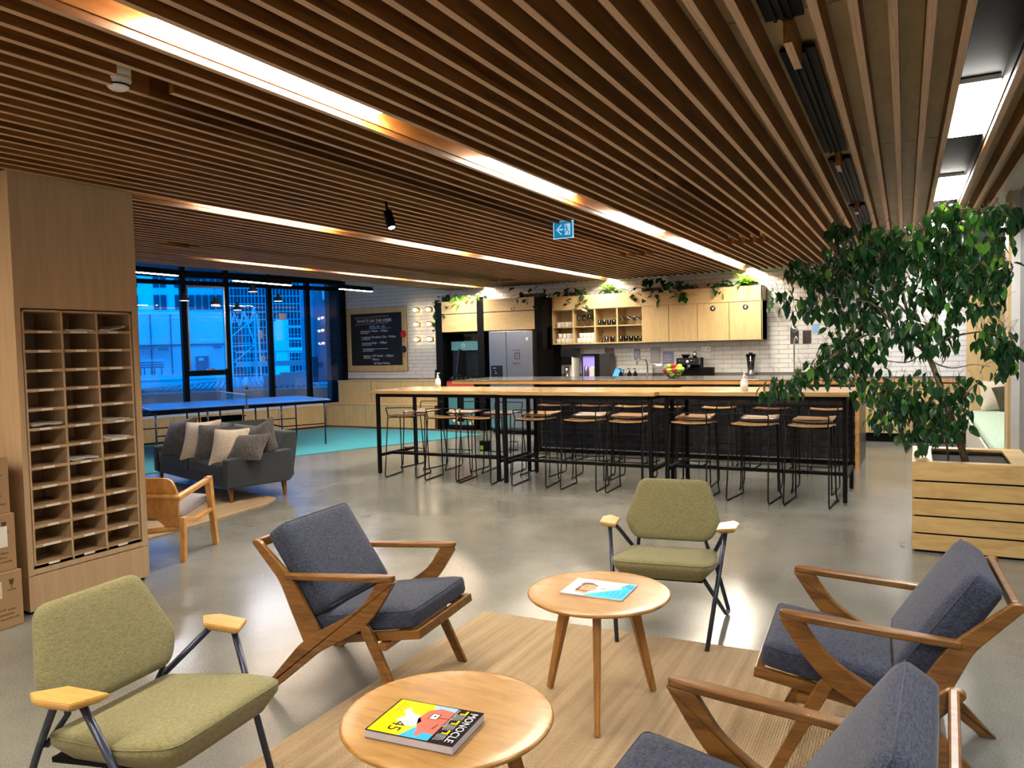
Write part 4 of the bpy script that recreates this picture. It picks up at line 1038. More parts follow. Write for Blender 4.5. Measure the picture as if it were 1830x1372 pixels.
for zz, mt_ in ((1.135, 'chalk_pink'), (.995, 'chalk_pink')):
    MB().tube([(.22+.02*k, -.022, zz+(.028 if k % 2 else -.015)+.0006*k) for k in range(46)], .0032, n=4).done('chalk_zigzag', mt_, t)
def paddle(x, z, mat, label, flip=0):
    t = thing('table_tennis_bat', label, 'bat', (x, WY-.05, z), group='table tennis bats'); M = RY(flip)
    def disc(r, y0, y1): return rounded([(r*math.cos(q*PI/10), r*1.04*math.sin(q*PI/10)) for q in range(20)], .001, 1)
    MB().prism(disc(.075, 0, 0), -.010, -.006, 'Y', M=M).done('rubber', mat, t); MB().prism(disc(.076, 0, 0), -.006, .002, 'Y', M=M).done('blade', 'paddle_wood', t)
    MB().box(-.014, .014, -.013, .010, -.175, -.062, bev=.004, M=M).done('handle', 'paddle_wood', t)
paddle(-9.455, 1.875, 'red', 'red table tennis bat hanging on the chalkboard frame'); paddle(-9.465, 1.56, 'charcoal', 'black table tennis bat hanging under the red bat')
lamp0 = None
for i, (x, z_, l) in enumerate([(-9.115, 2.36, 'top left'), (-8.80, 2.357, 'top right'), (-9.11, 2.065, 'middle left'), (-8.795, 2.06, 'middle right'), (-9.11, 1.755, 'bottom left'), (-8.79, 1.75, 'bottom right')]):
    lab = 'glass globe wall light on white tiles, %s of six' % l
    if not lamp0:
        lamp0 = thing('wall_light', lab, 'wall light', (x, WY-.012, z_), group='globe wall lights')
        MB().lathe([(0, 0), (.055, 0), (.055, .02), (.03, .03), (0, .03)], n=20, M=RX(90)).done('base', 'gold', lamp0)
        MB().ball((0, -.085, 0), .062, sub=2).done('globe', 'lamp_globe', lamp0); MB().ball((0, -.075, 0), .034, sub=2).done('bulb', 'lamp_glow', lamp0)
    else: dup(lamp0, (x, WY-.012, z_), 0, lab, 'globe wall lights')
t = thing('speaker', 'small black speaker standing on the bench beside the tall cabinet', 'speaker', (-8.47, 12.95, .936))
MB().box(-.07, .07, -.06, .06, 0, .20, bev=.015).done('cabinet', 'black', t); MB().box(-.05, .05, -.062, -.06, .02, .17).done('grille', 'charcoal', t)
tag(MB().tube([(-9.36, WY-.02, 1.75), (-9.30, WY-.02, 1.4), (-9.22, WY-.03, 1.1), (-9.05, 13.05, .95), (-8.75, 12.9, .942), (-8.56, 12.96, .945)], .004, n=5, bend=.1).done('cable', 'offwhite'), 'thin white cable from the chalkboard to the small speaker', 'cable')

# ================================================================ CEILING FITTINGS
t = thing('spotlight', 'black cylindrical ceiling spotlight tilted towards the viewer', 'spotlight', (-3.55, 4.75, 2.62))
M = Matrix.Translation((.02, 0, -.04)) @ RY(-24) @ RX(-12)
MB().lathe([(0, 0), (.030, 0), (.034, -.01), (.034, -.15), (.030, -.152), (.027, -.14), (0, -.14)], n=24, M=M).done('barrel', 'black', t)
MB().lathe([(0, -.141), (.026, -.141), (.026, -.143), (0, -.143)], n=20, M=M).done('lens', 'spot_glow', t)
MB().tube([(.02, 0, -.04), (0, 0, .10)], .010).done('stem', 'black', t)
sp = bpy.data.lights.new('spot_beam', 'SPOT'); sp.energy = 12; sp.spot_size = 1.2; sp.spot_blend = .4; sp.shadow_soft_size = .02; sp.color = (.85, .9, 1)
so = bpy.data.objects.new('spot_beam', sp); COL.objects.link(so); so.parent = t; so.matrix_local = M @ Matrix.Translation((0, 0, -.15))
t = thing('exit_sign', 'hanging illuminated exit sign with running figure and left arrow', 'exit sign', (-2.95, 6.5, 2.50))
MB().box(-.005, .185, .0, .012, .055, .205, M=Matrix.Translation((0, 0, -.03))).done('panel', 'sign_cyan', t)
mb = MB(); z0, z1_ = .02, .178
mb.box(-.008, .188, -.003, .014, z0, z0+.006); mb.box(-.008, -.002, -.003, .014, z0, z1_); mb.box(.182, .188, -.003, .014, z0, z1_); mb.box(-.008, .188, -.003, .014, z1_-.005, z1_); mb.done('border', 'sign_white', t)
mb = MB(); mb.tube([(.075, -.002, .145), (.025, -.002, .10), (.075, -.002, .055)], .006, n=5); mb.box(.04, .09, -.003, -.001, .094, .108); mb.done('arrow', 'sign_white', t)
mb = MB(); mb.box(.105, .16, -.002, -.0005, .05, .15); mb.done('doorway', 'sign_white', t)
mb = MB(); mb.ball((.122, -.003, .135), .009, sub=1); mb.tube([(.122, -.003, .125), (.128, -.003, .095), (.145, -.003, .08), (.140, -.003, .055)], .005, n=5); mb.tube([(.128, -.003, .095), (.112, -.003, .075), (.10, -.003, .06)], .005, n=5); mb.tube([(.108, -.003, .112), (.124, -.003, .118), (.142, -.003, .105)], .004, n=5); mb.done('running_figure', 'sign_cyan', t)
MB().tube([(.02, .006, .178), (.02, .006, .30)], .003).tube([(.16, .006, .178), (.16, .006, .30)], .003).done('hanger', 'steel', t)
t = thing('smoke_detector', 'round white smoke detector set in gap in slatted ceiling', 'smoke detector', (-2.86, 2.07, 2.612))
MB().lathe([(0, 0), (.03, 0), (.042, .01), (.045, .03), (.05, .032), (.05, .05), (0, .05)], n=28).done('body', 'white', t); MB().lathe([(.0425, .012), (.046, .012), (.046, .018), (.0425, .018)], n=28).done('dark_ring', 'black', t)
MB().lathe([(0, .05), (.05, .05), (.05, .12), (0, .12)], n=20).done('mount', 'white_paint', t)
for i, (x, y, lab) in enumerate([(-1.60, 5.22, 'sprinkler head in ceiling gap above the far round table'), (-1.70, 9.0, 'sprinkler head in ceiling gap above the bar tables')]):
    t = thing('sprinkler', lab, 'sprinkler', (x, y, 2.66+.0082*(y-3.5)), group='ceiling sprinklers')
    MB().tube([(0, 0, .1), (0, 0, .02)], .008).done('pipe', 'black', t); MB().lathe([(0, 0), (.022, 0), (.022, .003), (0, .003)], n=14).tube([(.01, 0, .02), (.008, 0, 0)], .002).tube([(-.01, 0, .02), (-.008, 0, 0)], .002).done('deflector', 'black', t)

# hanging linear lights and pendants in the window bay
for i, (y0, y1, lab) in enumerate([(6.75, 7.35, 'nearest the column'), (8.35, 9.55, 'the middle one'), (10.65, 11.55, 'nearest the tiled wall')]):
    xx = [-9.08, -9.10, -9.0][i]
    t = thing('linear_pendant', 'black linear pendant light in window bay, %s' % lab, 'pendant light', (xx, y0, 2.64), group='linear pendant lights in the window bay')
    L_ = y1-y0
    if i == 0: a0 = -.8
    else: a0 = 0
    MB().box(-.03, .03, a0, L_, .008, .085, bev=.002).done('housing', 'black', t); MB().box(-.026, .026, a0+.01, L_-.01, .0, .0075).done('diffuser', 'linear', t)
    for yy in (a0+.15, L_-.15): MB().tube([(0, yy, .085), (0, yy, .78)], .002, n=4).done('wire', 'black', t)
pd0 = None
for i, (u_, y_, x_, z_) in enumerate([(0, 8.5, -10.37, 2.41), (1, 9.0, -10.24, 2.36), (2, 9.6, -10.39, 2.30), (3, 9.4, -9.80, 2.57), (4, 10.0, -9.83, 2.44)]):
    lab = 'small dark enamel pendant lamp before the windows, %s of five' % ['leftmost', 'second from left', 'middle one', 'second from right', 'rightmost'][i]
    if not pd0:
        pd0 = thing('pendant_lamp', lab, 'pendant light', (x_, y_, z_), group='enamel pendant lamps')
        MB().lathe([(.085, 0), (.082, .02), (.055, .055), (.03, .08), (.025, .11), (.02, .13), (0, .135), (0, .13), (.018, .105), (.028, .075), (.05, .052), (.078, .018), (.083, 0)], n=24).done('shade', 'charcoal', pd0)
        MB().lathe([(0, .004), (.076, .004), (.076, .008), (0, .008)], n=24).done('diffuser', 'pendant_glow', pd0)
        MB().tube([(0, 0, .13), (0, 0, 1.12)], .0025, n=5).done('cord', 'black', pd0)
    else: dup(pd0, (x_, y_, z_), 0, lab, 'enamel pendant lamps')

# ================================================================ THINGS IN THE KITCHEN
def mug(x, y, z, rz, label, group):
    global mug0
    if not mug0:
        mug0 = thing('mug', label, 'mug', (x, y, z), rz, group)
        MB().lathe([(0, 0), (.036, 0), (.040, .004), (.040, .088), (.036, .088), (.035, .01), (0, .01)], n=14).done('body', 'mug', mug0)
        MB().tube([(.038, 0, .072), (.062, 0, .068), (.066, 0, .040), (.056, 0, .022), (.038, 0, .02)], .005, n=6, bend=.015).done('handle', 'mug', mug0)
    else: dup(mug0, (x, y, z), rz, label, group)
mug0 = None
ORD = ['leftmost', 'second from left', 'third from left', 'fourth from left', 'fifth from left', 'sixth from left', 'seventh from left', 'eighth from left']
CX0, CY0, CZ0 = -5.89, 12.8, 1.573
for i in range(5): mug(CX0+.09+i*.073, CY0+.10, CZ0+.317, -PI/2+.5, 'mug on the upper shelf of the leftmost open bay, ' + ORD[i], 'mugs on the upper shelf')
for i in range(4): mug(CX0+.09+i*.086, CY0+.08, CZ0+.019, -PI/2+.5, 'mug in front row on bottom shelf of leftmost open bay, ' + ORD[i], 'mugs at the front of the leftmost bay')
for i in range(4): mug(CX0+.115+i*.08, CY0+.10+.001*i, CZ0+.108, .4, 'mug stacked upon the front row in leftmost bay, ' + ORD[i], 'mugs stacked in the leftmost bay')
for i in range(4): mug(CX0+.50+i*.086, CY0+.08, CZ0+.019, -PI/2+.5, 'mug in front row on bottom shelf of second bay, ' + ORD[i], 'mugs at the front of the second bay')
for i in range(4): mug(CX0+.53+i*.075, CY0+.10, CZ0+.108, .4, 'mug stacked upon the front row in second bay, ' + ORD[i], 'mugs stacked in the second bay')
def glasses(prof, xs_, y_, z_, label, group, name, cat, mat='drink_glass'):
    o0 = None
    for j, x in enumerate(xs_):
        yy = y_+(.09 if j % 2 else 0)
        if o0 is None: o0 = MB().lathe(prof, n=14).done(name, mat, None, (x, yy, z_)); tag(o0, '%s, leftmost' % label, cat, group)
        else: c = o0.copy(); COL.objects.link(c); c.location = (x, yy, z_); c['label'] = '%s, %s' % (label, ORD[j])
wine = [(0, 0), (.032, 0), (.030, .003), (.004, .008), (.0035, .085), (.015, .095), (.034, .125), (.036, .16), (.030, .205), (.029, .205), (.034, .16), (.032, .126), (.013, .098), (0, .094)]
champ = [(0, 0), (.028, 0), (.004, .006), (.0035, .06), (.012, .075), (.036, .105), (.040, .14), (.039, .14), (.034, .107), (.010, .078), (0, .074)]
tumb = [(0, 0), (.030, 0), (.034, .10), (.032, .10), (.029, .006), (0, .006)]
glasses(wine, [CX0+.50+i*.052 for i in range(6)], CY0+.07, CZ0+.317, 'wine glass on the upper shelf of the second open bay', 'wine glasses on the upper shelf', 'wine_glass', 'glass')
glasses(tumb, [CX0+.90+i*.046 for i in range(7)], CY0+.06, CZ0+.317, 'dark tumbler on the upper shelf of the third open bay', 'dark tumblers on the upper shelf', 'tumbler', 'glass', 'drink_glass')
glasses(champ, [CX0+1.32+i*.062 for i in range(6)], CY0+.07, CZ0+.317, 'stemmed glass on the upper shelf of the fourth open bay', 'stemmed glasses on the upper shelf', 'stemmed_glass', 'glass')
glasses(tumb, [CX0+1.30+i*.047 for i in range(8)], CY0+.06, CZ0+.019, 'tumbler on the bottom shelf of the fourth open bay', 'tumblers on the bottom shelf', 'tumbler', 'glass')
glasses(tumb, [CX0+1.02+i*.06 for i in range(3)], CY0+.09, CZ0+.019, 'tumbler beside the bottles in the third open bay', 'tumblers beside the bottles', 'tumbler', 'glass')
for i, (x, h) in enumerate([(.905, .12), (.95, .20)]):
    o = MB().lathe([(0, 0), (.026, 0), (.026, h*.5), (.012, h*.75), (.010, h), (0, h)], n=12).done('bottle', 'drink_glass', None, (CX0+x, CY0+.1, CZ0+.019)); tag(o, '%s glass bottle on the bottom shelf of the third bay' % ('short', 'tall')[i], 'bottle')
BZ = .935; BYY = 12.9
# coffee machine
t = thing('coffee_machine', 'silver and black filter coffee machine at the left end of the counter', 'coffee machine', (-5.60, 12.78, BZ))
MB().box(-.12, .12, .12, .30, 0, .40, bev=.01).done('body', 'white', t); MB().box(-.12, .12, -.02, .12, 0, .05, bev=.008).done('drip_tray', 'steel', t)
MB().box(-.13, .13, .0, .30, .40, .56, bev=.01).done('bean_hopper', 'black_gloss', t); MB().box(-.11, .06, -.02, .12, .27, .42, bev=.01).done('brew_head', 'black', t)
MB().lathe([(0, 0), (.05, 0), (.05, .14), (.03, .18), (0, .18)], n=16, c=(-.03, .05, .05)).done('carafe', 'steel', t); MB().box(.085, .125, .0, .13, .05, .42, bev=.01).done('front_column', 'white', t)
t = thing('milk_fridge', 'small black milk cooler with lit purple interior on the counter', 'cooler', (-5.16, 12.78, BZ))
MB().box(-.17, .17, .03, .34, 0, .46).done('cabinet', 'black', t); MB().box(-.14, .09, .025, .029, .04, .42).done('lit_interior', 'fridge_inner', t)
MB().box(-.15, -.14, .0, .03, .02, .44).box(.09, .10, .0, .03, .02, .44).box(-.15, .10, .0, .03, .42, .44).done('door_frame', 'black_gloss', t)
o = MB().lathe([(0, 0), (.04, 0), (.045, .02), (.042, .20), (.03, .24), (0, .24)], n=14).done('steel_jug', 'steel_dark', t, (-.06, -.02, .0)); 
MB().prism([(-.04, 0), (.04, 0), (.04, .2), (.0, .24), (-.04, .2)], -.03, .03, 'Y').done('milk_carton', 'offwhite', t, (.05, -.01, 0))
t = thing('dark_urn', 'dark blue boxy drinks appliance beside the milk cooler', 'appliance', (-4.90, 12.82, BZ))
MB().prism([(-.10, 0), (.11, 0), (.09, .46), (-.10, .46)], 0, .28, 'Y', bev=.01).done('casing', 'charcoal', t); MB().ball((-.04, .1, .465), .02, sub=1).done('knob', 'chrome', t)
t = thing('tablet_stand', 'small tablet with blue screen leaning on the counter', 'tablet', (-4.70, 12.85, BZ))
MB().box(-.09, .09, -.006, .006, 0, .20, bev=.003, M=RX(-22) @ RY(14)).done('tablet', 'black', t); MB().box(-.08, .08, -.0075, -.006, .01, .19, M=RX(-22) @ RY(14)).done('screen', 'screen_blue', t); MB().beam((.0, .09, 0), (0, .06, .16), .03, .01).done('stand', 'black', t)
def soap(x, lab, mat='black'):
    t = thing('soap_dispenser', lab, 'soap dispenser', (x, 12.83, BZ), group='soap dispensers')
    MB().lathe([(0, 0), (.035, 0), (.038, .01), (.038, .10), (.02, .125), (.012, .14), (.012, .15), (0, .15)], n=16).done('bottle', mat, t); MB().tube([(0, 0, .15), (0, 0, .19), (-.035, 0, .19)], .006, bend=.01).done('pump', mat, t)
soap(-4.60, 'slim black pump bottle right of the tablet'); soap(-4.44, 'black soap pump bottle, left of the pair by the tap'); soap(-4.335, 'black soap pump bottle, right of the pair by the tap')
t = thing('kitchen_tap', 'chrome gooseneck kitchen tap above the island top', 'tap', (-4.19, 12.98, BZ))
MB().tube([(.03, 0, 0), (.03, 0, .26), (-.0, -.02, .34), (-.06, -.05, .36), (-.12, -.08, .34), (-.14, -.09, .26)], .013, bend=.06).done('spout', 'chrome', t); MB().lathe([(0, 0), (.028, 0), (.02, .03), (0, .03)], n=14, c=(.03, 0, 0)).done('base', 'chrome', t); MB().beam((.03, -.02, .06), (.10, -.03, .09), .012, .012).done('lever', 'chrome', t)
t = thing('glass_jug', 'clear square glass water dispenser behind the fruit bowl', 'jug', (-3.93, 12.85, BZ))
MB().box(-.09, .09, -.06, .06, 0, .25, bev=.01).done('body', 'drink_glass', t); MB().box(-.09, .09, -.065, .065, .25, .265, bev=.003).done('lid', 'steel', t)
t = thing('espresso_machine', 'black espresso machine with bean hopper behind the fruit bowl', 'coffee machine', (-3.40, 12.80, BZ))
MB().box(-.19, .19, .08, .30, 0, .36, bev=.01).done('body', 'black', t); MB().box(-.19, .19, -.04, .08, .24, .36, bev=.01).done('control_head', 'black_gloss', t); MB().box(-.19, .19, -.06, .1, 0, .05).done('drip_tray', 'steel_dark', t)
MB().lathe([(0, 0), (.045, 0), (.075, .05), (.075, .06), (0, .06)], n=18, c=(-.08, .15, .36)).done('bean_hopper', 'black_gloss', t); MB().lathe([(0, 0), (.035, 0), (.03, .10), (.025, .10), (.03, .004), (0, .004)], n=16, c=(.08, .15, .36)).done('milk_jug', 'steel', t)
MB().lathe([(0, 0), (.024, 0), (.024, .006), (0, .006)], n=20, c=(0, -.041, .30), M=RX(90)).done('gauge', 'white', t)
for k in (-.13, -.10, -.07, .06, .09, .12): MB().ball((k, -.042, .315), .009, sub=1).done('button', 'chrome', t)
MB().tube([(.02, -.02, .24), (.02, -.02, .20)], .03).tube([(.02, -.03, .20), (.02, -.16, .19)], .011).done('portafilter', 'steel_dark', t)
t = thing('toaster', 'small black toaster between espresso machine and blender', 'toaster', (-3.09, 12.85, BZ)); MB().box(-.11, .11, -.08, .08, 0, .20, bev=.02).done('body', 'black', t); MB().box(-.08, .08, -.04, -.02, .198, .202).box(-.08, .08, .02, .04, .198, .202).done('slot', 'charcoal', t)
t = thing('blender', 'glass blender with black lid and base on the counter', 'blender', (-2.39, 12.88, BZ))
MB().lathe([(0, 0), (.085, 0), (.06, .10), (.05, .15), (0, .15)], n=20).done('base', 'steel_dark', t); MB().lathe([(0, .15), (.048, .15), (.075, .38), (.072, .38), (.046, .155), (0, .155)], n=20).done('jar', 'drink_glass', t); MB().lathe([(0, .38), (.078, .38), (.078, .405), (.03, .41), (.03, .43), (0, .43)], n=20).done('lid', 'black', t)
t = thing('tray', 'dark metal tray with chopping board on island top near the tree', 'tray', (-1.12, 10.6, 1.063)); MB().box(-.2, .2, -.14, .14, .0, .012, bev=.004).box(-.2, .2, -.14, -.13, .012, .03).box(-.2, .2, .13, .14, .012, .03).done('tray_body', 'steel_dark', t); MB().box(-.15, .17, -.09, .09, .013, .03, bev=.003).done('board', 'walnut', t)
t = thing('glass_dish', 'clear glass dish beside a timber block on the island top', 'dish', (-.83, 10.9, 1.063)); MB().lathe([(0, 0), (.05, 0), (.06, .05), (.056, .05), (.047, .005), (0, .005)], n=16).done('dish', 'drink_glass', t)
t = thing('wooden_block', 'small wooden block standing at right end of island top', 'block', (-.70, 10.9, 1.063)); MB().box(-.03, .03, -.03, .03, 0, .07, bev=.004).done('block', 'honey_wood', t); MB().lathe([(0, .07), (.02, .07), (.018, .10), (0, .10)], n=10).done('cap', 'black', t)
t = thing('glass_globe_tap', 'tall chrome beer style tap with round disc on the counter', 'tap', (-1.73, 12.95, BZ)); MB().tube([(0, 0, 0), (0, 0, .62), (.03, 0, .68), (.05, -.02, .62)], .012, bend=.04).done('spout', 'chrome', t); MB().lathe([(0, 0), (.055, 0), (.055, .01), (0, .01)], n=24, c=(.0, -.0, .79), M=RX(90)).done('disc', 'steel', t)
# fruit bowl
t = thing('fruit_bowl', 'dark wire fruit bowl standing on the island top', 'bowl', (-2.98, 10.45, 1.063))
FB = t
for k in range(4):
    rr, zz = [(.05, .004), (.095, .03), (.13, .07), (.15, .11)][k]; MB().tube([(rr*math.cos(a*PI/12), rr*math.sin(a*PI/12), zz) for a in range(25)], .0032, n=5).done('ring', 'black_metal', t)
for a in range(12): MB().tube([(.05*math.cos(a*PI/6), .05*math.sin(a*PI/6), .004), (.10*math.cos(a*PI/6), .10*math.sin(a*PI/6), .032), (.15*math.cos(a*PI/6), .15*math.sin(a*PI/6), .11)], .0025, n=4, bend=.04).done('wire', 'black_metal', t)
ap = {}
fr_ = [(0, 0, .045, 0), (.07, .02, .06, 0), (-.07, .0, .06, 1), (.0, .075, .06, 0), (.0, -.075, .06, 0), (-.10, -.03, .11, 1), (-.04, -.08, .105, 0), (.03, -.08, .11, 1), (.095, -.05, .115, 0), (.11, .03, .12, 0), (-.03, .0, .125, 0), (.05, .0, .13, 0), (.0, .07, .13, 1), (-.055, -.04, .165, 0), (.01, -.03, .165, 1), (.085, -.0, .16, 0)]
for i, (a, b2, c, k) in enumerate(fr_):
    m_ = 'apple_red' if k else 'apple_green'; lab = '%s apple in the wire fruit bowl, %s layer, %s' % (('green', 'red')[k], 'bottom' if c < .08 else 'middle' if c < .14 else 'top', ('at the left' if a < -.04 else 'at the right' if a > .04 else 'in the centre')+(' front' if b2 < -.02 else ' back' if b2 > .02 else ''))
    if m_ not in ap:
        o = thing('apple', lab, 'fruit', (-2.98+a, 10.45+b2, 1.063+c), group='%s apples in the fruit bowl' % ('red' if k else 'green'))
        MB().lathe([(0, -.030), (.015, -.034), (.032, -.022), (.038, .0), (.033, .022), (.018, .032), (.006, .028), (0, .022)], n=14).done('flesh', m_, o); MB().tube([(0, 0, .024), (.003, 0, .042)], .0018, n=4).done('stem', 'mag_brown', o); ap[m_] = o
    else: dup(ap[m_], (-2.98+a, 10.45+b2, 1.063+c), i*1.3, lab)
# notices on the tiles
py = WY-.0095
for i, (x0, x1, z0, z1_, mt_, lab, tx) in enumerate([
    (-5.03, -4.85, 1.33, 1.49, 'poster_brown', 'brown notice on tiles above the dark appliance', ''), (-4.475, -4.355, 1.27, 1.467, 'poster_blue', 'narrow blue notice on tiles above the tap', 'please'),
    (-4.17, -3.98, 1.20, 1.49, 'poster_grey', 'tall grey notice on tiles left of the blue one', 'notice'), (-3.95, -3.75, 1.19, 1.405, 'poster_blue', 'wide blue notice on tiles behind the fruit bowl', 'kitchen'),
    (-1.82, -1.69, 1.49, 1.70, 'dark_box', 'dark brown plaque on tiles, left of the pair by the tree', ''), (-1.63, -1.50, 1.49, 1.70, 'dark_box', 'dark brown plaque on tiles, right of the pair by the tree', ''),
    (-1.485, -1.38, 1.65, 1.80, 'mag_sky', 'small blue picture card on tiles above the dark plaques', ''), (-3.262, -3.12, 1.28, 1.37, 'white', 'white notice on tiles beneath the power socket', ''), (.27, .43, 1.48, 1.56, 'dark_box', 'dark plaque on tiles seen through the tree', ''),
    (-1.20, -1.06, 1.30, 1.52, 'mag_pink', 'pink notice on tiles seen through the tree', '')]):
    t = thing('wall_notice', lab, 'notice', (x0, py, z0), group=None)
    MB().box(0, x1-x0, -.003, 0, 0, z1_-z0).done('sheet', mt_, t)
    if tx:
        for j in range(5): MB().box(.015, (x1-x0)*random.uniform(.6, .9), -.0036, -.003, (z1_-z0)*(.2+.13*j), (z1_-z0)*(.2+.13*j)+.006).done('print_line', 'white', t)
t = thing('power_socket', 'double steel power socket on the tiled kitchen wall', 'socket', (-3.265, py, 1.395)); MB().box(0, .155, -.01, 0, 0, .085, bev=.003).done('plate', 'steel', t); MB().box(.02, .05, -.013, -.01, .02, .06).box(.10, .13, -.013, -.01, .02, .06).done('switch', 'white', t)
# things low on the floor under the island overhang
t = thing('pet_bowl_stand', 'small dark floor stand under the counter overhang', 'stand', (-5.35, 10.15, 0)); MB().tube([(.07*math.cos(a*PI/8), .07*math.sin(a*PI/8), .13) for a in range(17)], .004, n=5).tube([(.07*math.cos(a*PI/8), .07*math.sin(a*PI/8), .006) for a in range(17)], .005, n=5).done('ring', 'black_metal', t)
for a in (0, 2.1, 4.2): MB().tube([(.07*math.cos(a), .07*math.sin(a), .0), (.07*math.cos(a), .07*math.sin(a), .13)], .004, n=4).done('leg', 'black_metal', t)
t = thing('small_bin', 'small dark green bin on the floor between the bar tables', 'bin', (-5.75, 10.0, 0)); MB().box(-.07, .07, -.06, .06, 0, .15, bev=.008).done('body', 'black', t); MB().box(-.06, .0, -.0615, -.06, .02, .08).done('sticker', 'green_lime', t)
# wall switch box at the side of the wall cabinet: steel paper dispenser
t = thing('cup_dispenser', 'steel and glass cup dispenser fixed left of the wall cabinet', 'dispenser', (-6.02, 12.62, 1.50)); MB().box(0, .03, -.03, .03, .0, .42, bev=.008).done('front_frame', 'steel', t); MB().box(.03, .12, -.02, .14, .02, .40).done('case', 'drink_glass', t); MB().box(.0, .12, -.03, .14, -.01, .01, bev=.003).done('base', 'steel', t)

# nook seat and pillows
t = thing('nook_seat', 'mint green upholstered seat in the plywood window nook', 'bench', (.62, 8.4, 0))
MB().box(.0, 1.3, 0, 4.2, 0, .40).done('plinth', 'white_paint', t); MB().soft(1.3, 4.2, .11, r=.05, n=8, bulge=.01, M=Matrix.Translation((.66, 2.1, .455))).done('seat_pad', 'mint', t)
cushion('cushion', 'cushion_cream', 1.0, 12.48, .72, .46, .44, .11, RX(82) @ RZ(4), 'cream cushion leaning on the plywood panel of the nook')
cushion('cushion', 'cushion_olive', 1.17, 12.30, .69, .46, .42, .11, RX(74) @ RZ(14), 'dark olive cushion in front of the cream one in the nook')

# ================================================================ PLANTS
def leaf_mesh(mb, L=.075, wd=.38, mi=0, M=None, droop=.25):
    t2 = bmesh.new(); prof = [(0, 0), (.22, .8), (.5, 1), (.78, .55), (1, 0)]; rows = []
    for a, b_ in prof:
        z = -droop*L*a*a; h = b_*L*wd/2
        rows.append([t2.verts.new((L*a, 0, z))] if h < 1e-6 else [t2.verts.new((L*a, -h, z+h*.35)), t2.verts.new((L*a, 0, z)), t2.verts.new((L*a, h, z+h*.35))])
    for A, B_ in zip(rows, rows[1:]):
        if len(A) == 1: t2.faces.new((A[0], B_[0], B_[1])); t2.faces.new((A[0], B_[1], B_[2]))
        elif len(B_) == 1: t2.faces.new((A[0], B_[0], A[1])); t2.faces.new((A[1], B_[0], A[2]))
        else: t2.faces.new((A[0], B_[0], B_[1], A[1])); t2.faces.new((A[1], B_[1], B_[2], A[2]))
    for f in t2.faces: f.smooth = True
    mb.add(t2, M, mi)
def raw_leaf(L, wd, mats, mi=0, droop=.25):
    mb = MB(); leaf_mesh(mb, L, wd, mi, None, droop); me = bpy.data.meshes.new('leaf'); mb.b.to_mesh(me); mb.b.free()
    for q in mats: me.materials.append(MT[q])
    return me
def leafmat(name, c, tr, rough=.3):
    m, nt, b = nm(name); MT[name] = m
    b.inputs['Base Color'].default_value = (*c, 1); b.inputs['Roughness'].default_value = rough; b.inputs['Specular IOR Level'].default_value = .5
    tc = nt.nodes.new('ShaderNodeTexCoord'); n = nt.nodes.new('ShaderNodeTexNoise'); n.inputs['Scale'].default_value = 7; mx = nt.nodes.new('ShaderNodeMix'); mx.data_type = 'RGBA'
    mx.inputs[6].default_value = (*[v*.6 for v in c], 1); mx.inputs[7].default_value = (*[v*1.4 for v in c], 1)
    nt.links.new(tc.outputs['Object'], n.inputs[0]); nt.links.new(n.outputs[0], mx.inputs[0]); nt.links.new(mx.outputs[2], b.inputs['Base Color'])
    t_ = nt.nodes.new('ShaderNodeBsdfTranslucent'); t_.inputs[0].default_value = (*tr, 1); x = nt.nodes.new('ShaderNodeMixShader'); x.inputs[0].default_value = .22
    nt.links.new(b.outputs[0], x.inputs[1]); nt.links.new(t_.outputs[0], x.inputs[2]); nt.links.new(x.outputs[0], nt.nodes['Material Output'].inputs[0])
leafmat('fig_leaf', (.010, .044, .017), (.03, .13, .008), .24); leafmat('fig_leaf_b', (.018, .075, .026), (.05, .20, .01), .24); leafmat('fig_leaf_c', (.07, .22, .03), (.2, .45, .02))
leafmat('vine_leaf', (.02, .085, .02), (.10, .30, .02)); leafmat('fern_leaf', (.10, .26, .03), (.35, .6, .05))

